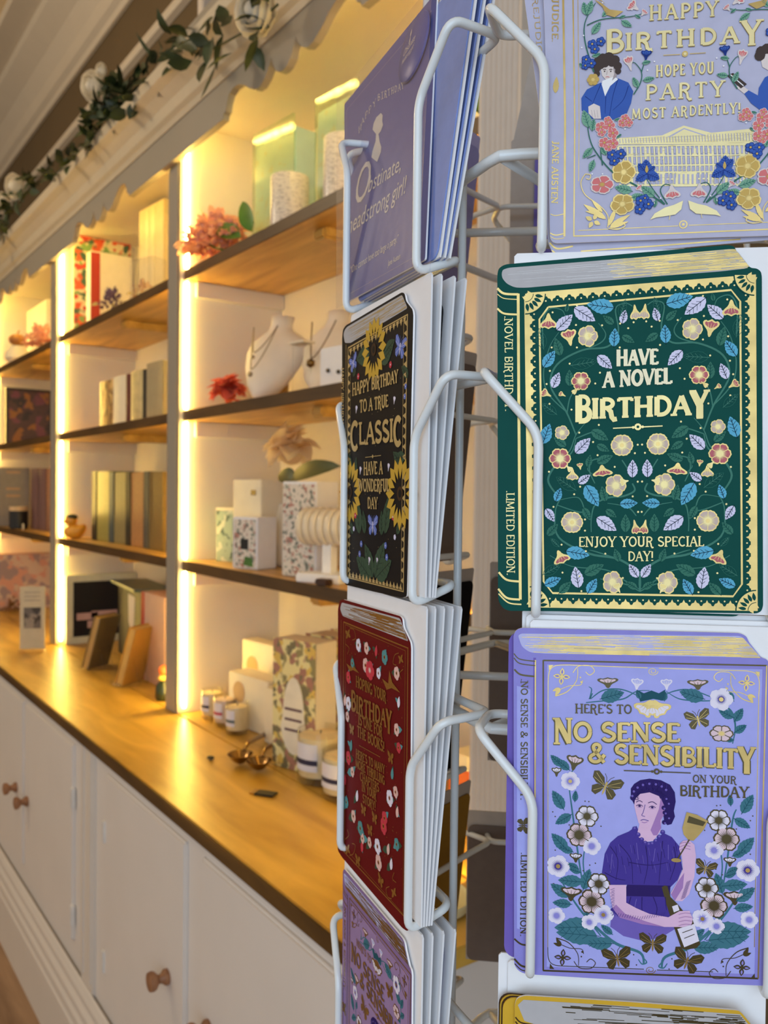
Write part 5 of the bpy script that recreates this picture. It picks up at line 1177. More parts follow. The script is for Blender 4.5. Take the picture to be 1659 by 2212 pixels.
    for q in ([(690, 1260), (730, 1330), (720, 1440)], [(740, 1250), (800, 1330), (810, 1460)], [(880, 1260), (890, 1360), (870, 1460)], [(970, 1230), (960, 1340), (950, 1460)], [(1030, 1260), (1040, 1340), (1010, 1440)], [(660, 1400), (720, 1430), (770, 1440)], [(800, 1530), (780, 1590), (740, 1630)], [(860, 1530), (860, 1600), (880, 1640)], [(920, 1530), (940, 1590), (930, 1640)], [(985, 1530), (990, 1600)], [(790, 1345), (900, 1360), (1000, 1345)]): A.curve(q, 1.3*A.k, 'violet_dark', 5, lambda t: 1-.6*t)
    for q in ([(700, 1300), (690, 1400)], [(830, 1240), (840, 1330)], [(930, 1270), (920, 1340)], [(1000, 1250), (1000, 1330)], [(830, 1540), (815, 1610)]): A.curve(q, 1.1*A.k, 'lav_deep', 5)
    P([(850, 1120), (832, 1200), (870, 1236), (920, 1230), (958, 1180), (968, 1090)], 'flesh', 4); P([(905, 1172), (958, 1120), (962, 1160), (940, 1200), (920, 1200)], 'flesh_dark', 5)
    for k in range(9): t = k/8; A.dot(820+150*t, 1165+75*math.sin(PI*t)+18*t, 4.2*A.k, 'violet', 6, 8); A.dot(820+150*t, 1160+75*math.sin(PI*t)+18*t, 2*A.k, 'lav_deep', 7, 8)
    P([(800, 1000), (800, 950), (818, 925), (850, 905), (900, 897), (960, 905), (1010, 930), (1035, 970), (1040, 1020), (1030, 1070), (1036, 1100), (1018, 1140), (995, 1146), (978, 1120), (970, 1060), (940, 1000), (880, 985), (840, 1000), (818, 1035)], 'violet_dark', 4)
    P([(822, 1005), (850, 978), (900, 970), (950, 990), (975, 1040), (982, 1080), (960, 1122), (930, 1152), (900, 1174), (868, 1165), (840, 1132), (828, 1085), (818, 1042)], 'flesh', 5)
    P([(960, 1000), (982, 1050), (980, 1085), (955, 1125), (905, 1172), (930, 1110), (950, 1060)], 'flesh_dark', 6)
    for k in range(8): a = PI*1.02+k*.36; A.dot(903+92*math.cos(a), 995+66*math.sin(a)+8, 5.0*A.k, 'violet_dark', 7, 9); A.dot(905+98*math.cos(a), 985+70*math.sin(a)+8, 2.2*A.k, 'lav_deep', 8, 8)
    for k in range(6): A.dot(985+12*math.sin(k*2), 1000+26*k, 4*A.k, 'violet_dark', 7, 9); A.dot(990+14*math.sin(k*2), 1004+26*k, 1.8*A.k, 'lav_deep', 8, 8)
    for k in range(9):
        a = PI*1.0+k*.34; cx_, cy_ = 905+74*math.cos(a), 1000+46*math.sin(a); A.curve([(cx_+(11-j)*math.cos(j*.9+k), cy_+(11-j)*math.sin(j*.9+k)) for j in range(10)], .75*A.k, 'violet_dark', 9, n=2)
    for k in range(7): A.curve([(860+22*k, 910+abs(k-2.5)*4), (870+20*k, 935+abs(k-2.5)*3), (866+20*k, 960)], .6*A.k, 'violet', 6)
    for q in ([(828, 1022), (845, 1014), (862, 1022)], [(892, 1026), (915, 1020), (938, 1034)]): A.curve(q, 1.1*A.k, 'violet_dark', 8)
    for x, y in ((846, 1042), (914, 1050)):
        A.curve([(x-18, y), (x, y-8), (x+18, y+2)], .9*A.k, 'violet_dark', 8); A.dot(x, y, 2.3*A.k, 'violet_dark', 8, 8, 1.8*A.k); A.curve([(x-14, y+5), (x, y+9), (x+14, y+5)], .5*A.k, 'flesh_dark', 8)
    A.curve([(876, 1035), (866, 1075), (858, 1092), (875, 1098)], .8*A.k, 'violet', 8); A.curve([(852, 1120), (868, 1115), (895, 1122)], 1.0*A.k, 'violet', 8); A.curve([(858, 1128), (872, 1132), (888, 1127)], 1.0*A.k, 'flesh_dark', 8)
    P([(682, 1465), (775, 1465), (775, 1560), (830, 1590), (900, 1620), (1000, 1638), (1060, 1605), (1115, 1603), (1118, 1618), (1130, 1640), (1128, 1668), (1110, 1695), (1060, 1690), (980, 1690), (860, 1675), (740, 1640), (702, 1590), (688, 1520)], 'flesh', 6); P([(702, 1590), (740, 1640), (860, 1675), (980, 1690), (880, 1660), (770, 1620), (720, 1570)], 'flesh_dark', 7)
    P([(1058, 1275), (1062, 1245), (1080, 1228), (1112, 1225), (1140, 1250), (1148, 1310), (1140, 1420), (1112, 1515), (1075, 1552), (1035, 1550), (1012, 1510), (1048, 1450), (1078, 1380), (1072, 1310)], 'flesh', 6); P([(1085, 1400), (1078, 1480), (1035, 1550), (1015, 1515), (1050, 1450)], 'flesh_dark', 7)
    for y in (1246, 1262, 1278): A.curve([(1060, y), (1085, y-10), (1118, y-4)], .6*A.k, 'flesh_dark', 12)
    for k in range(22): x = 700+13*k; A.line([(x, 1650+.03*k-abs(k-11)*2), (x+9, 1632-abs(k-11)*2)], .5*A.k, 'violet', 12)
    for k in range(16): A.line([(690+(k%2)*6, 1490+9*k), (712, 1482+9*k)], .5*A.k, 'violet', 12); A.line([(1120-2*k, 1440+6*k), (1096-2*k, 1450+6*k)], .5*A.k, 'violet', 12)
    for k in range(26): A.curve([(670+16*k, 1300+60*math.sin(k*1.3)), (678+16*k, 1345+60*math.sin(k*1.3))], .6*A.k, 'violet_dark' if k % 2 else 'lav_deep', 5)
    P([(1098, 1075), (1155, 1090), (1212, 1122), (1192, 1165), (1165, 1198), (1135, 1228), (1108, 1226), (1082, 1195), (1075, 1160)], A.gd, 8); P([(1110, 1095), (1200, 1128), (1185, 1150), (1100, 1130)], A.gk, 9); A.line([(1112, 1222), (1050, 1325)], 2.2*A.k, A.gk, 9); A.dot(1042, 1332, 8.5*A.k, A.gd, 9, 14, 3.6*A.k)
    for y in (1620, 1640, 1660, 1680): A.curve([(1055, y+2), (1090, y-6), (1126, y-2)], .6*A.k, 'flesh_dark', 12)
    P([(965, 1478), (980, 1468), (996, 1472), (1012, 1530), (1052, 1570), (1080, 1605), (1130, 1650), (1172, 1782), (1150, 1804), (1090, 1812), (1070, 1805), (1030, 1690), (990, 1570)], A.gk, 5); P([(1048, 1700), (1140, 1672), (1165, 1765), (1085, 1798)], 'petal_white', 8); P([(1020, 1580), (1050, 1570), (1060, 1600), (1030, 1612)], 'petal_white', 6)
    for q in ([(1075, 1720), (1130, 1700)], [(1085, 1750), (1140, 1728)]): A.line(q, 1.2*A.k, A.gk, 9)
mw = pm(0, ZR[3], 0, -.0034)
LAVM = ['lav', 'lav_mid', 'card_white', 'lav_light', 'lav_deep', 'foil', 'brown_foil', 'teal_ink', 'teal_dark', 'petal_white', 'petal_pink', 'violet', 'violet_dark', 'flesh', 'flesh_dark']
LAVOUT = [(172, 130), (185, 102), (215, 90), (800, 103), (1385, 118), (1420, 135), (1432, 165), (1500, 250), (1530, 258), (1543, 285), (1530, 1985), (1510, 2008), (1485, 2006), (800, 1980), (240, 1945), (200, 1930), (175, 1895)]
L3 = plane_map(mw, 1040, 1320, 2.48)
A = Art(mw, L3, LAVM); A.gd, A.gk, A.base, A.k = 'foil', 'brown_foil', 'lav', .66; A.mid = 'lav_mid'
A.body(LAVOUT, 'lav', 'card_white'); lavender_art(A)
A.done('greeting_card', 'lavender card reading NO SENSE & SENSIBILITY with a lady raising a goblet, right hand column')
# the same design again in the bottom left pocket, in mauve
ca, cb = L3(800, 1050); wr = L3(1540, 1000)[0]-L3(172, 1000)[0]
mw4 = pm(1, ZR[4], 0, -.0034); k4 = .118/wr
def L4(x, y):
    a, b = L3(x, y); return ((a-ca)*k4-.0045, (b-cb)*k4+.089)
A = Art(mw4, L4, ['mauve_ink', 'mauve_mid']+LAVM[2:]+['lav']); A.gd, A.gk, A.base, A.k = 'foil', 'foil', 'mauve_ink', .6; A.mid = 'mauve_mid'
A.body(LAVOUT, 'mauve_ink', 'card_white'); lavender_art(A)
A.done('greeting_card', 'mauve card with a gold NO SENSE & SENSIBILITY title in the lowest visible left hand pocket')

# ================================================================== pale lilac card at the top right
mw = pm(0, ZR[1], 0, -.0034)
A = Art(mw, plane_map(mw, 1040, 0, 2.68), ['pale_lilac', 'card_white', 'foil', 'pale_gold', 'blue_ink', 'blue_dark', 'coral_ink', 'mustard', 'sage_ink', 'sage_dark', 'hair_brown', 'skin_tint', 'skin_shade', 'foil_edge'], 1180, (0, -.06, 1400, -.045)); A.u = .30
A.body([(325, -640), (350, -690), (1850, -770), (1905, -740), (1900, 1340), (1880, 1358), (1300, 1375), (440, 1408), (415, 1404), (397, 1380), (365, 100)], 'pale_lilac', 'card_white')
A.line([(455, -600), (473, 0), (484, 700), (480, 1370)], 3.4, 'foil', 2); A.line([(520, -600), (530, 0), (540, 700), (535, 1368)], 2.2, 'foil', 2); A.line([(550, -600), (558, 0), (565, 700), (562, 1050)], 1.0, 'foil', 2)
A.curve([(400, 1240), (430, 1248), (482, 1238)], 1.4, 'foil', 2); A.curve([(398, 1350), (430, 1362), (480, 1352)], 2, 'foil', 2); A.curve([(400, 1370), (430, 1384), (480, 1378)], 1.2, 'foil', 2)
A.line([(532, 1367), (1100, 1352), (1880, 1318)], 2.2, 'foil', 2); A.line([(560, 1335), (1140, 1308)], 1.2, 'foil', 2); A.line([(1200, 1305), (1880, 1278)], 1.2, 'foil', 2); A.dot(1168, 1300, 7, 'foil', 3, 14); A.dot(1168, 1300, 5, 'pale_lilac', 4, 14); A.dot(1168, 1300, 2.4, 'foil', 5)
A.text('PRIDE & PREJUDICE.', (415, -440), (408, 245), 36, 'foil', 3, .22); A.text('JANE AUSTEN', (412, 815), (404, 1180), 36, 'foil', 3, .22); A.leaf(428, 540, 435, 445, .35, 'foil', None, 3)
for dx_, dy_, ly, mt, wk in ((1.5, 2.5, 7, 'foil_edge', 1.22), (0, 0, 8, 'pale_gold', 1)):
    def tx(t, a_, b_, h, w, caps=None, th=1): A.text(t, (a_[0]+dx_, a_[1]+dy_), (b_[0]+dx_, b_[1]+dy_), h, mt, ly, w*wk, caps, .82, thin=th)
    tx('HAPPY', (960, 120), (1378, 92), 84, .17); tx('BIRTHDAY', (715, 298), (1625, 238), 92, .21, {0: (1.45, -.12), 7: (1.5, -.2)}, 1.1)
    tx('HOPE YOU', (1003, 447), (1348, 425), 64, .16); tx('PARTY', (940, 580), (1415, 556), 86, .17); tx('MOST ARDENTLY!', (862, 692), (1500, 655), 58, .16)
A.line([(1052, 323), (1150, 318)], 1.2, 'foil', 8); A.line([(1205, 314), (1297, 309)], 1.2, 'foil', 8); A.dot(1177, 315, 5, 'foil', 8); A.dot(1177, 315, 2.4, 'pale_gold', 9)
# house front in gold
g = 'pale_gold'
A.poly([(785, 800), (1045, 785), (1170, 728), (1330, 770), (1575, 745), (1572, 835), (785, 838)], g, 3); A.poly([(1075, 795), (1172, 742), (1300, 785)], 'pale_lilac', 4); A.poly([(1095, 795), (1172, 750), (1280, 786)], g, 5)
for x in range(790, 1570, 26): A.line([(x, 842), (x+14, 1078)], 2.2 if (x//26) % 3 else 3.4, g, 3)
for y0 in (846, 905, 960, 1000, 1040, 1074): A.line([(795, y0+2), (1560, y0-8)], 1.5 if y0 % 2 else 2.4, g, 4)
for x in range(850, 1550, 92):
    A.poly([(x, 860), (x+30, 859), (x+30, 905), (x, 906)], g, 4); A.poly([(x, 1000), (x+28, 1000), (x+28, 1072), (x, 1072)], g, 4)
A.poly([(1130, 1000), (1230, 996), (1250, 1080), (1115, 1082)], g, 5)
for x in range(800, 1560, 26):
    for y0, hh in ((856, 34), (912, 38), (966, 26), (1010, 56)): A.poly([(x, y0), (x+11, y0), (x+11, y0+hh), (x, y0+hh)], 'pale_lilac', 7)
for x in range(800, 1560, 17): A.line([(x, 806-.05*(x-800)), (x+3, 830-.02*(x-800))], .9, 'pale_lilac', 7)
A.streaks(((790, 800), (1570, 760), (1570, 830), (790, 836)), 'pale_gold', 40, 5, 0, 1, .5, .03, .2); A.streaks(((800, 845), (1560, 835), (1560, 1070), (830, 1075)), 'pale_gold', 70, 6, 0, 1, .5, .02, .1)
# gentleman in a blue coat
A.poly([(640, 690), (580, 640), (578, 570), (610, 520), (690, 480), (740, 500), (790, 455), (850, 480), (878, 530), (865, 600), (840, 660), (760, 695)], 'blue_ink', 5)
for q in ([(690, 490), (660, 560), (640, 610)], [(790, 460), (760, 560), (740, 680)], [(850, 500), (820, 580), (760, 640)], [(600, 560), (640, 590)], [(720, 560), (715, 660)]): A.curve(q, 1.2, 'blue_dark', 6, lambda t: 1-.6*t)
A.poly([(700, 470), (770, 445), (790, 462), (745, 500), (715, 560), (695, 490)], 'card_white', 6); A.poly([(618, 620), (650, 602), (685, 618), (692, 690), (650, 690), (620, 660)], 'skin_tint', 7)
for x in (636, 652, 668): A.line([(x, 640), (x+6, 684)], .5, 'skin_shade', 8)
A.poly([(690, 400), (720, 378), (760, 385), (785, 410), (782, 445), (755, 470), (720, 465), (698, 440)], 'skin_tint', 6); A.poly([(760, 385), (785, 410), (782, 445), (755, 470), (768, 430)], 'skin_shade', 7)
for x, y, r in ((665, 400, 8), (672, 365, 10), (700, 345, 11), (735, 338, 11), (770, 352, 10), (788, 385, 8), (790, 415, 6), (668, 430, 6), (690, 380, 8), (715, 370, 8), (755, 366, 8)): A.dot(x, y, r*.85, 'hair_brown', 8, 12)
for x in (712, 748): A.curve([(x-9, 408), (x, 404), (x+9, 407)], .9, 'hair_brown', 9); A.dot(x, 416, 1.2, 'hair_brown', 9, 8)
A.line([(728, 412), (724, 436)], .6, 'skin_shade', 9); A.curve([(718, 450), (728, 447), (740, 450)], .8, 'coral_ink', 9)
# lady with an open book at the right edge
A.poly([(1520, 545), (1545, 525), (1600, 555), (1605, 510), (1640, 450), (1700, 420), (1760, 470), (1770, 640), (1620, 645), (1560, 600)], 'blue_ink', 5); A.poly([(1470, 505), (1500, 490), (1545, 525), (1520, 545)], 'skin_tint', 6); A.poly([(1420, 440), (1455, 425), (1535, 490), (1500, 515)], 'hair_brown', 7); A.line([(1440, 436), (1515, 500)], 1.5, 'card_white', 8)
A.poly([(1612, 330), (1640, 305), (1700, 320), (1705, 390), (1660, 410), (1625, 390)], 'skin_tint', 6)
for x, y in ((1618, 300), (1650, 285), (1690, 285), (1610, 325), (1725, 310), (1735, 350)): A.dot(x, y, 8.5, 'hair_brown', 8, 10)
# wreath
def wreath():
    st = lambda *p, w=2.0: A.curve(p, w, 'sage_dark', 2, lambda t: 1-.5*t)
    st((1060, 1185), (900, 1080), (760, 1000), (660, 880), (625, 800), (610, 700), w=2.8); st((1060, 1185), (1000, 1110), (950, 1030)); st((1075, 1185), (1035, 1110), (1060, 1070), (1110, 1080)); st((650, 420), (600, 250), (600, 130), (660, 20), w=2.4); st((880, 550), (920, 480), (925, 420), (890, 370), (865, 365)); st((925, 420), (950, 340)); st((610, 150), (700, 115), (860, 100), (940, 80)); st((700, 960), (690, 860), (720, 760)); st((660, 900), (610, 920))
    for l in ((610, 90, 640, 5), (605, 90, 590, 15), (640, 200, 690, 130), (810, 125, 870, 160), (830, 95, 795, 110), (700, 100, 740, 55), (890, 90, 920, 110), (930, 370, 980, 360), (935, 470, 1002, 455), (905, 510, 875, 450), (620, 740, 590, 640), (640, 760, 650, 690), (640, 860, 585, 920), (650, 930, 625, 1000), (640, 330, 690, 315), (600, 400, 565, 370), (870, 1110, 770, 1085), (1000, 1140, 920, 1080), (1010, 1160, 1000, 1205), (860, 1150, 940, 1130), (860, 990, 830, 950), (720, 900, 690, 850), (770, 700, 800, 690), (780, 800, 810, 780)): A.leaf(*l, .5, 'sage_ink', 'sage_dark', 3)
    bl = ('blue_dark', 'blue_ink', 'blue_dark', 'mustard'); co_ = ('skin_tint', 'coral_ink', 'coral_ink', 'mustard')
    for x, y, r in ((640, 260, 8), (690, 245, 8), (655, 290, 8), (605, 350, 8), (635, 372, 8), (600, 385, 7), (755, 900, 9), (805, 895, 9), (768, 935, 9), (920, 1165, 9), (965, 1185, 9), (915, 1215, 9), (945, 1150, 7)): A.bloom(x, y, r, bl, 5, 4, .35, 1, 0, .3)
    for x, y, r in ((830, 690, 8), (850, 715, 8), (815, 715, 8), (690, 740, 10), (740, 730, 10), (760, 775, 10), (695, 770, 8), (710, 830, 10), (760, 835, 10), (735, 855, 8), (730, 700, 7)): A.bloom(x, y, r, co_, 5, 4, .3, 1, 0, .2)
    A.bloom(645, 465, 10, ('mustard', 'mustard', 'foil'), 6, 4, .4); A.bloom(822, 1000, 20, ('foil', 'mustard', 'foil'), 5, 4, .3); A.bloom(815, 1185, 20, ('foil', 'mustard', 'foil'), 5, 4, .3, .9, 1); A.bloom(697, 1072, 20, ('skin_tint', 'coral_ink', 'mustard'), 5, 4, .25, .8)
    A.bell(865, 410, 845, 330, .55, ('skin_tint', 'coral_ink')); A.bell(950, 350, 955, 295, .9, ('blue_dark', 'blue_ink')); A.bell(905, 60, 855, 25, .9, ('skin_tint', 'coral_ink')); A.bell(925, 95, 950, 65, .9, ('skin_tint', 'coral_ink')); A.bell(1098, 1075, 1105, 1150, 1.0, ('skin_tint', 'coral_ink')); A.bell(930, 1110, 905, 1080, .9, ('skin_tint', 'coral_ink'))
    for l in ((955, 1010, 890, 1050), (960, 1010, 1030, 1040), (955, 1010, 950, 925), (950, 1000, 905, 950), (960, 1000, 1005, 965), (960, 1010, 970, 1045)): A.leaf(*l, .75, 'blue_ink', 'blue_dark', 4)
    A.leaf(955, 1005, 955, 960, .4, 'mustard', None, 6)
    # dove, birds and corner scroll
    A.poly([(975, 1275), (1000, 1240), (1060, 1205), (1110, 1190), (1165, 1165), (1155, 1215), (1120, 1245), (1060, 1255), (1010, 1262)], 'pale_gold', 5); A.line([(1090, 1250), (1085, 1275)], .9, 'foil', 5)
    A.poly([(650, 0), (690, 20), (740, 60), (820, 70), (770, 105), (720, 90), (700, 45)], 'foil', 4); A.poly([(640, -40), (600, -60), (690, 10), (720, 30)], 'foil', 4)
    A.curve([(600, 1010), (575, 1060), (600, 1130), (680, 1190), (730, 1250), (730, 1320)], 1.4, 'foil', 3); A.curve([(600, 1010), (630, 1015), (625, 1040), (605, 1035)], 1.4, 'foil', 3)
    for l in ((720, 1270, 590, 1185), (700, 1230, 640, 1165), (700, 1240, 600, 1225), (735, 1310, 780, 1200), (745, 1310, 860, 1245), (740, 1320, 850, 1285)): A.leaf(*l, .22, 'foil', None, 3)
    for k in range(4): a = PI/2*k+.5; A.leaf(645+8*math.cos(a), 1280+8*math.sin(a), 645+48*math.cos(a), 1280+48*math.sin(a), .6, 'foil', None, 4)
    A.curve([(735, 1325), (790, 1330), (830, 1310), (810, 1285), (790, 1300)], 1.4, 'foil', 3)
    for d in ((620, 70), (580, 280), (590, 210), (640, 1010), (960, 410), (1000, 360), (700, 1010), (830, 750), (860, 1080), (1000, 1180), (1035, 1150), (625, 880), (700, 20), (870, 60)): A.dot(*d, 1.3, 'card_white', 3, 8)
A.off = 7; A.both(wreath); A.off = 0
A.done('greeting_card', 'pale lilac card reading HOPE YOU PARTY MOST ARDENTLY! with a gold mansion, top right')
mw = pm(0, ZR[1], 0, -.0062, .01)
A = Art(mw, plane_map(mw, 1040, 0, 2.68), ['pale_lilac', 'card_white', 'foil'])
A.body([(215, -650), (1800, -760), (1870, 1370), (470, 1495), (415, 1475), (385, 1400), (345, 700), (250, 0)], 'pale_lilac', 'card_white')
A.text('PRIDE & PREJUDICE.', (262, -420), (328, 380), 30, 'foil', 3, .15); A.leaf(345, 650, 350, 590, .4, 'foil', None, 3)
A.curve([(395, 1405), (440, 1440), (530, 1425)], 2, 'foil', 2); A.curve([(408, 1450), (450, 1475), (530, 1465)], 1.6, 'foil', 2); A.line([(575, 1455), (1000, 1425), (1500, 1385)], 1.6, 'foil', 2)
A.done('greeting_card', 'pale lilac card tilted behind the PARTY MOST ARDENTLY card, spine edge showing')

# ================================================================== mustard card, bottom right
mw = pm(0, ZR[4], 0, -.0034)
A = Art(mw, plane_map(mw, 1040, 1320, 2.48), ['yellow_card', 'card_white', 'page_grey', 'foil', 'brown_foil', 'sun_brown'])
A.body([(178, 2110), (190, 2075), (230, 2060), (800, 2095), (1380, 2140), (1405, 2165), (1480, 2260), (1530, 2275), (1500, 4000), (200, 3920), (180, 3880)], 'yellow_card', 'card_white')
A.poly([(195, 2110), (225, 2082), (800, 2118), (1385, 2160), (1470, 2262), (900, 2245), (320, 2225), (230, 2195)], 'page_grey', 1); A.streaks(((400, 2090), (1380, 2160), (1465, 2260), (440, 2215)), 'brown_foil', 50, 2, 0, 1, .8, .04, .35); A.streaks(((900, 2150), (1380, 2190), (1420, 2215), (900, 2200)), 'brown_foil', 30, 3, 0, 1, 1.4, .05, .2)
for y in (2205, 2228): A.curve([(182, y-30), (215, y), (300, y+12)], 1.6, 'sun_brown', 2)
A.line([(300, 2240), (290, 3800)], 2, 'foil', 2); A.line([(345, 2262), (1480, 2310)], 2, 'foil', 2)
A.done('greeting_card', 'mustard yellow card at the bottom right, only its gold edged page block in view')
for k in range(4): plain_card(0, 4, .0056+.0012*k, .006+.0012*k, '%s mustard card stacked behind the bottom right mustard card' % ORD[k].capitalize(), 'mustard cards bottom right', 'sun_brown' if k % 2 else 'yellow_card', x=-.0125-.0007*k, w=.118, h=.168)

# ================================================================== slate blue card: Obstinate, headstrong girl!
mw = pm(1, ZR[1], 0, -.005, .15)
A = Art(mw, plane_map(mw, 680, 0, 3.072), ['slate', 'card_white', 'ivory_ink', 'badge_blue'])
A.body([(200, 2012), (196, 692), (812, -62), (732, 1722)], 'slate', 'card_white')
A.line([(215, 1960), (212, 730), (775, 70), (690, 1690), (215, 1960)], .35, 'ivory_ink', 2)
A.poly([(440, 750), (453, 765), (449, 800), (455, 830), (440, 870), (425, 890), (432, 940), (443, 975), (440, 1010), (415, 1075), (378, 1045), (385, 1000), (405, 940), (408, 890), (385, 860), (392, 820), (410, 780)], 'ivory_ink', 3)
arcp = [(292, 888), (310, 838), (334, 795), (358, 760), (388, 722), (400, 700), (418, 680), (445, 660), (472, 645), (500, 625), (528, 612), (556, 595), (582, 580), (604, 570)]
for c, i in zip('HAPPY', range(5)): A.text(c, arcp[i], (arcp[i][0]+20, arcp[i][1]-30), 40, 'ivory_ink', 3, .12)
for c, i in zip('BIRTHDAY', range(8)): A.text(c, (418+22.5*i, 672-11*i), (418+22.5*i+18, 672-11*i-10), 44, 'ivory_ink', 3, .12)
A.script('O', (275, 1370), (375, 1270), 240, 'ivory_ink'); A.script('bstinate,', (355, 1280), (572, 1130), 110, 'ivory_ink'); A.script('headstrong girl!', (222, 1560), (612, 1275), 120, 'ivory_ink')
A.script('“One cannot have too large a party.”', (240, 1815), (560, 1600), 50, 'ivory_ink'); A.script('Jane Austen', (485, 1770), (570, 1715), 40, 'ivory_ink')
lst = ['slate']
c1 = A.done('greeting_card', 'slate blue card reading Obstinate, headstrong girl! with a round badge, top left pocket')
a, b = plane_map(mw, 680, 0, 3.072)(672, 318)
bm = NB(); lathe(bm, [(.0205, .0006), (.022, .0012), (.0215, .0024), (.018, .0036), (.010, .0044), (.002, .0047)], 36); bmesh.ops.translate(bm, verts=bm.verts, vec=(a, b, 0))
bd = obj('badge', bm, [MATS['badge_blue']], c1, smooth='auto', label='round blue pin badge')
B2 = Art(Matrix(), lambda x, y: (a+x*.001, b-y*.001), ['ivory_ink']); B2.step = .0047/4*1.05
sil = [(440, 750), (453, 765), (449, 800), (455, 830), (440, 870), (425, 890), (432, 940), (443, 975), (440, 1010), (415, 1075), (378, 1045), (385, 1000), (405, 940), (408, 890), (385, 860), (392, 820), (410, 780)]
B2.poly([((x-415)*.03, (y-1060)*.03-1) for x, y in sil], 'ivory_ink', 4); B2.script('Obstinate', (-8, 4), (9, 1), 5, 'ivory_ink', 4); B2.script('headstrong girl', (-9, 9), (9, 6), 4, 'ivory_ink', 4)
obj('badge_print', B2.bm, [MATS['ivory_ink']], bd)
cello = clear('cellophane', (252, 252, 255), .14, rough=.3)
Lm = plane_map(mw, 680, 0, 3.072); q = [Lm(*p) for p in ((188, 2060), (185, 670), (830, -90), (745, 1790))]
bm = NB(); prism(bm, q, 'z', -.0022, -.0016); prism(bm, [(x*.999, y*.999) for x, y in q], 'z', .0052, .0054)
obj('cellophane_sleeve', bm, cello, c1)
ink('slate_back', (130, 148, 206), .3)
for k, (b0, b1) in enumerate(((.0095, .034), (.0125, .040), (.0155, .046))):
    plain_card(1, 1, b0, b1, '%s blue card stacked behind the Obstinate card' % ORD[k].capitalize(), 'blue cards behind the Obstinate card', 'slate_back', x=.0015, w=.125, h=.172, z=.008)
    envelope(1, 1, b0+.0012, b1+.0014, '%s pale envelope in the stack behind the Obstinate card' % ORD[k].capitalize(), 'envelopes behind the Obstinate card', x=.003, w=.125, h=.176, z=.008, flap=False)

# ================================================================== black card: HAPPY BIRTHDAY TO A TRUE CLASSIC
mw = pm(1, ZR[2], 0, -.0034)
A = Art(mw, plane_map(mw, 680, 560, 2.765), ['black_ink', 'card_white', 'old_gold', 'page_grey', 'sun_yellow', 'sun_brown', 'leaf_dark', 'wing_blue', 'petal_white', 'red_pink', 'lilac', 'foil'])
A.body([(163, 470), (168, 420), (185, 395), (520, 197), (538, 205), (545, 250), (585, 302), (589, 335), (550, 2015), (520, 2022), (350, 1985), (185, 1945), (163, 1915)], 'black_ink', 'card_white')
A.poly([(172, 450), (178, 425), (192, 405), (522, 212), (555, 292), (400, 385), (215, 500), (180, 500)], 'page_grey', 1, 2); A.streaks(((190, 415), (522, 216), (552, 290), (215, 492)), 'old_gold', 90, 2, 0, 1, .35, .1, .5)
A.line([(188, 510), (188, 1900)], 1.2, 'old_gold', 2); A.text('.HAPPY BIRTHDAY.', (160, 640), (160, 1010), 15, 'old_gold', 3, .12)
for d, w in ((0, 2.2), (22, .8)): A.line([(200+d*.6, 530+d), (555-d, 330+d*1.6), (530-d*.6, 1985-d), (195+d*.6, 1900-d), (200+d*.6, 530+d)], w, 'old_gold', 2)
for k in range(16):
    t = (k+.5)/16; x, y = 205+345*t, 540-200*t; A.poly([(x-9, y+6), (x, y+40), (x+9, y-6)], 'old_gold', 3); x, y = 200+325*t, 1895+80*t; A.poly([(x-9, y-2), (x, y-36), (x+9, y+3)], 'old_gold', 3)
for k in range(26):
    t = (k+.5)/26; A.poly([(200, 560+1320*t-18), (216, 560+1320*t), (200, 560+1320*t+18)], 'old_gold', 3); A.poly([(552-22*t, 350+1600*t-18), (536-22*t, 350+1600*t), (552-22*t, 350+1600*t+18)], 'old_gold', 3)
def sunf(x, y, r):
    a, b = A.p(x, y)
    for k in range(16):
        t = 2*PI*k/16; R = r*1e-3; u = (math.cos(t), math.sin(t)); v = (-u[1], u[0])
        A.poly_l([(a+u[0]*R*.4, b+u[1]*R*.4), (a+u[0]*R*.75+v[0]*R*.16, b+u[1]*R*.75+v[1]*R*.16), (a+u[0]*R, b+u[1]*R), (a+u[0]*R*.75-v[0]*R*.16, b+u[1]*R*.75-v[1]*R*.16)], 'sun_yellow', 5)
    A.dot(x, y, r*.45, 'sun_brown', 6, 16); A.dot(x, y, r*.25, 'black_ink', 7, 12)
for l in ((400, 620, 470, 520), (330, 560, 250, 600), (420, 560, 480, 480), (220, 1290, 200, 1150), (240, 1300, 250, 1180), (520, 1240, 470, 1150), (540, 1180, 480, 1190), (270, 1640, 250, 1420), (300, 1640, 290, 1500), (420, 1640, 440, 1420), (400, 1650, 400, 1500), (330, 1900, 250, 1780), (370, 1900, 460, 1800), (350, 1900, 300, 1700), (360, 1900, 420, 1690), (230, 1640, 210, 1560), (490, 1640, 520, 1560), (560, 700, 520, 640), (230, 700, 250, 640)): A.leaf(*l, .5, 'leaf_dark', 'black_ink', 3)
sunf(355, 540, 21); sunf(212, 1390, 22); sunf(512, 1400, 22)
A.butterfly(512, 525, 20, 'wing_blue', 'lilac', -.3); A.butterfly(232, 620, 17, 'wing_blue', 'lilac', .3); A.butterfly(348, 1590, 20, 'wing_blue', 'lilac', 0)
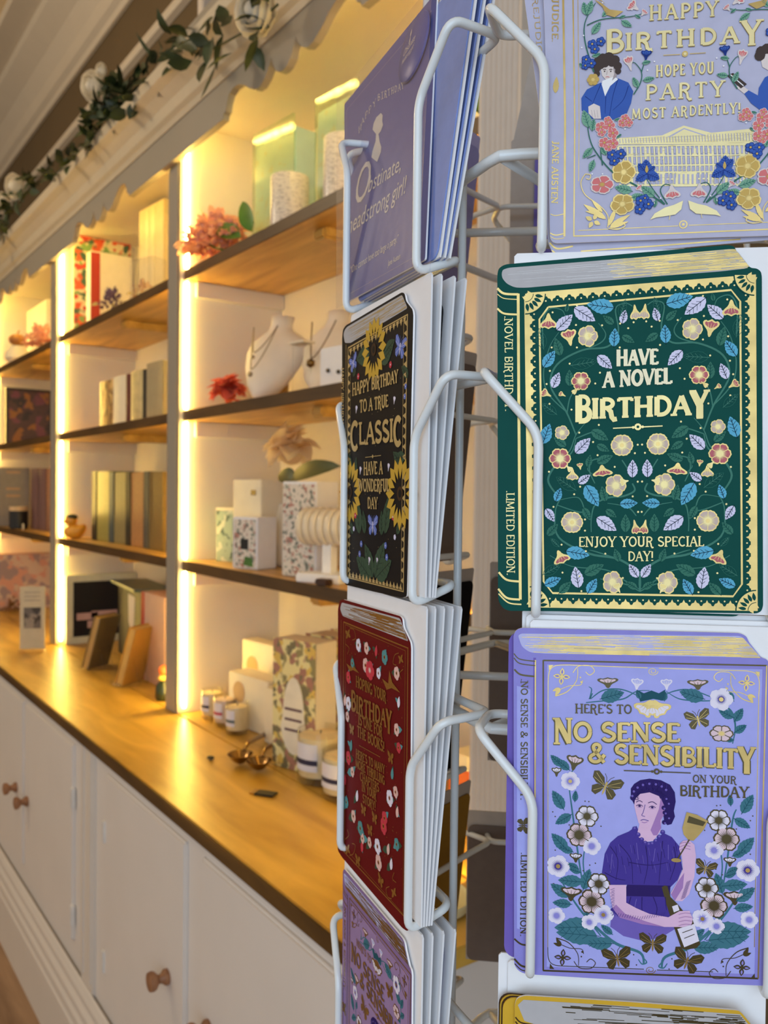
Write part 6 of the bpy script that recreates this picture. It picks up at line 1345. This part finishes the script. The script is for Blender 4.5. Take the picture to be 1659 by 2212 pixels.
for x, y, r, c in ((455, 630, 5, 'red_pink'), (262, 700, 5, 'red_pink'), (470, 1540, 5, 'red_pink'), (245, 1530, 5, 'red_pink'), (545, 760, 4, 'wing_blue'), (540, 820, 4, 'wing_blue'), (280, 1700, 5, 'wing_blue'), (270, 1760, 5, 'wing_blue'), (425, 1710, 5, 'wing_blue'), (432, 1780, 5, 'wing_blue'), (480, 1660, 4, 'lilac'), (235, 1610, 4, 'lilac')): A.bloom(x, y, r, (c, c, 'petal_white'), 5, 4, .3)
for x, y in ((248, 895), (475, 840), (272, 1260), (440, 1240), (325, 1800), (372, 1800)): A.bell(x, y+25, x+4, y-20, .6, ('petal_white', 'petal_white'))
for k in range(70): t, u = random.random(), random.random(); A.dot(230+290*t, 600+1250*u, .55, 'old_gold', 2, 6)
A.text('HAPPY BIRTHDAY', (228, 815), (502, 733), 72, 'old_gold', 8, .2); A.text('TO A TRUE', (272, 915), (444, 880), 72, 'old_gold', 8, .2)
A.text('CLASSIC', (216, 1112), (524, 1078), 125, 'old_gold', 8, .22, {0: (1.35, -.25), 6: (1.35, -.25)})
A.line([(306, 1184), (400, 1172)], .9, 'old_gold', 8); A.dot(350, 1178, 2.6, 'old_gold', 8); A.text('HAVE A', (296, 1288), (410, 1280), 74, 'old_gold', 8, .2); A.text('WONDERFUL', (264, 1386), (450, 1386), 72, 'old_gold', 8, .2); A.text('DAY', (320, 1488), (380, 1490), 66, 'old_gold', 8, .2)
A.done('greeting_card', 'black card reading HAPPY BIRTHDAY TO A TRUE CLASSIC with sunflowers, left hand column')
for k, (b0, b1) in enumerate(((.0049, .0062), (.0074, .0122), (.0092, .0205), (.0106, .0275))):
    envelope(1, 2, b0, b1, '%s white envelope behind the black TRUE CLASSIC card' % ORD[k].capitalize(), 'envelopes behind the black card')
    if k: plain_card(1, 2, b0-.0011, b1-.0012, '%s black card tucked in the stack behind the TRUE CLASSIC card' % ORD[k-1].capitalize(), 'black cards in the stack', 'black_ink', x=-.004)

# ================================================================== red card: HOPING YOUR BIRTHDAY IS ONE FOR THE BOOKS!
mw = pm(1, ZR[3], 0, -.0034)
A = Art(mw, plane_map(mw, 660, 1250, 2.3), ['red_ink', 'card_white', 'red_gold', 'page_grey', 'petal_white', 'pink_pale', 'red_pink', 'leaf_teal', 'leaf_dark', 'sun_yellow']); A.u = .72
A.body([(161, 150), (170, 108), (188, 103), (470, 186), (482, 200), (485, 240), (522, 318), (525, 345), (518, 1740), (505, 1752), (480, 1735), (182, 1385), (160, 1350)], 'red_ink', 'card_white')
A.poly([(172, 150), (180, 118), (470, 197), (512, 312), (300, 230), (185, 185)], 'page_grey', 1, 2); A.streaks(((180, 122), (468, 200), (508, 308), (190, 182)), 'red_gold', 100, 2, 0, 1, .5, .08, .5)
A.line([(178, 205), (172, 1350)], .9, 'red_gold', 2)
for d, w in ((0, 1.3), (13, .5)): A.line([(190+d*.7, 215+d), (510-d, 345+d), (498-d, 1685-d*1.6), (186+d*.7, 1350-d), (190+d*.7, 215+d)], w, 'red_gold', 2)
for (x, y, sx, sy) in ((212, 275, 1, 1), (475, 400, -1, 1), (210, 1345, 1, -1), (440, 1560, -1, -1)):
    for k in range(4): a = PI/2*k+.6; A.leaf(x, y, x+16*math.cos(a), y+28*math.sin(a), .5, 'red_gold', None, 3)
    A.curve([(x+sx*10, y-sy*30), (x+sx*30, y-sy*20), (x+sx*38, y+sy*20), (x+sx*22, y+sy*30)], .7, 'red_gold', 3); A.curve([(x-sx*12, y+sy*50), (x+sx*6, y+sy*70), (x-sx*2, y+sy*100)], .7, 'red_gold', 3)
random.seed(21)
spots = [(265, 330), (305, 345), (350, 360), (395, 390), (455, 470), (462, 615), (455, 750), (465, 840), (430, 970), (450, 1060), (420, 1090), (455, 1160), (395, 1190), (455, 1320), (410, 1345), (360, 1330), (320, 1310), (280, 1330), (275, 1240), (240, 1180), (255, 1080), (235, 960), (215, 890), (225, 830), (210, 685), (215, 620), (195, 605), (215, 490), (235, 420), (325, 450), (365, 470), (300, 430), (195, 1000), (205, 1110), (365, 1410), (425, 1420), (285, 1290), (390, 1230)]
for i, (x, y) in enumerate(spots):
    a = random.uniform(0, 6.3); A.leaf(x, y, x+26*math.cos(a), y+42*math.sin(a), .5, 'leaf_dark' if i % 3 else 'leaf_teal', None, 3); A.leaf(x, y, x+20*math.cos(a+2.4), y+36*math.sin(a+2.4), .5, 'leaf_teal' if i % 2 else 'leaf_dark', None, 3)
    c = ('petal_white', 'pink_pale', 'red_pink', 'leaf_teal', 'pink_pale')[i % 5]
    if i % 3 == 2: A.leaf(x, y+26, x+6, y-30, .55, c, None, 4)
    else: A.bloom(x, y, random.uniform(4.5, 7.2), (c, c, 'sun_yellow', 'red_ink'), 5, 4, .3)
A.bloom(322, 455, 11, ('red_pink', 'red_pink', 'pink_pale'), 5, 5, .3, .8)
for x, y in ((345, 1190), (290, 1150), (425, 890), (322, 1250), (375, 1500), (262, 1400), (232, 750)): A.butterfly(x, y, 6.5, 'red_gold', None, random.uniform(-.4, .4), 5)
for x, y, s in ((235, 430, 1), (425, 510, 1.4)): A.poly([(x-30*s, y-10*s), (x-8*s, y+8*s), (x-4*s, y-40*s), (x+6*s, y+4*s), (x+34*s, y+40*s), (x+4*s, y+24*s), (x-14*s, y+30*s)], 'red_gold', 5)
for k in range(80): t, u = random.random(), random.random(); A.dot(200+290*t, 300+1050*u+220*t*u, .5, 'red_gold', 2, 6)
g = 'red_gold'
A.text('HOPING YOUR', (254, 535), (404, 612), 52, g, 8, .2); A.text('BIRTHDAY', (230, 650), (432, 748), 82, g, 8, .22, {0: (1.2, 0), 7: (1.35, -.3)}); A.text('IS ONE FOR', (266, 722), (386, 788), 52, g, 8, .2); A.text('THE BOOKS!', (260, 780), (396, 862), 52, g, 8, .2); A.line([(270, 828), (375, 886)], .6, g, 8)
A.text("HERE'S TO MANY", (254, 888), (398, 970), 42, g, 8, .2); A.text('MORE THRILLING', (252, 935), (398, 1025), 42, g, 8, .2); A.text('CHAPTERS', (275, 1000), (370, 1060), 42, g, 8, .2); A.text('IN YOUR', (284, 1052), (356, 1100), 42, g, 8, .2); A.text('STORY!', (288, 1110), (352, 1152), 42, g, 8, .2)
A.done('greeting_card', 'deep red card reading HOPING YOUR BIRTHDAY IS ONE FOR THE BOOKS!, left hand column')
for k, (b0, b1) in enumerate(((.0049, .0058), (.0064, .0110), (.0080, .0165), (.0096, .0220), (.0112, .0275))):
    envelope(1, 3, b0, b1, '%s white envelope behind the deep red card' % ORD[k].capitalize(), 'envelopes behind the red card')
for k, (b0, b1) in enumerate(((.0049, .0060), (.0075, .0120), (.0100, .0190), (.0125, .0265))):
    envelope(1, 4, b0, b1, '%s white envelope behind the mauve NO SENSE card' % ORD[k].capitalize(), 'envelopes behind the mauve card')
plain_card(1, 4, .0113, .0250, 'indigo edged card tucked between the envelopes behind the mauve card', None, 'violet', x=-.003)

# envelopes of the right hand column
for row, nm, sp in ((2, 'green NOVEL BIRTHDAY card', ((.0050, .0056, -.0065, .1815),)), (3, 'lavender goblet card', ((.0050, .0054, .0045, .1800), (.0066, .0075, .0025, .1825), (.0084, .0100, .0005, .1850))), (4, 'bottom right mustard card', ((.0118, .0130, -.004, .184), (.0132, .0150, -.009, .1865))), (1, 'PARTY MOST ARDENTLY card', ((.0085, .012, .012, .176),))):
    for k, (b0, b1, x, h) in enumerate(sp):
        envelope(0, row, b0, b1, '%s white envelope behind the %s' % (ORD[k].capitalize(), nm), 'envelopes behind the '+nm, x=x, w=.130, h=h)
m = None
plain_card(0, 3, .0058, .0064, 'lavender card peeping out left behind the goblet card', None, 'lav_deep', x=-.0188, w=.105, h=.170, z=.008)
plain_card(0, 2, .0063, .0070, 'green card peeping out below and behind the NOVEL BIRTHDAY card', None, 'green_ink', x=-.016, w=.122, h=.160, z=.0032)

# ------------------------------------------------------------------ stacks on the far side of the rack, seen from behind
ink('env_lav', (176, 170, 214)); ink('env_grey', (190, 182, 176)); ink('shade_grey', (120, 108, 102)); ink('ochre_back', (150, 112, 40)); ink('lav_back', (150, 146, 196)); ink('purple_back', (128, 118, 204)); ink('sooty', (18, 17, 20))
for row, e, c, what in ((1, 'env_lav', 'lav_back', 'pale lavender'), (2, 'env_grey', 'shade_grey', 'shade toned white'), (3, 'env_grey', 'sooty', 'black'), (4, 'env_grey', 'ochre_back', 'ochre yellow')):  # brown grey of the second tier: white card with shade put in its colour
    envelope(2, row, .006, .026, 'Envelope in front of the %s card back in the rack gap' % what, None, mat=e, flap=False)
    plain_card(2, row, .0076, .0276, '%s card back seen beyond the left stacks through the rack gap' % what.capitalize(), None, c, w=.128, h=.170)
for row, e, c, what, x, w, h in ((1, 'env_grey', 'purple_back', 'purple', .004, .1295, .182), (3, 'env_grey', 'shade_grey', 'upper grey brown', .017, .1295, .182), (4, 'env_grey', 'shade_grey', 'lower wide grey brown', .010, .178, .142)):
    for k in range(2): envelope(3, row, .006+.0016*k, .024+.0022*k, '%s grey envelope by the %s card back on the far side' % (ORD[k].capitalize(), what), 'far side envelopes, %s' % what, x=x+.003*k, w=w, mat=e, h=h+.003*k, flap=False, open_flap=.125 if row == 1 and k else 0)
    plain_card(3, row, .0092, .0284, '%s card back on the far side of the rack, left edge showing' % what.capitalize(), None, c, x=-.008 if row == 1 else x+.002, w=.118 if row == 1 else w, h=h-.01)
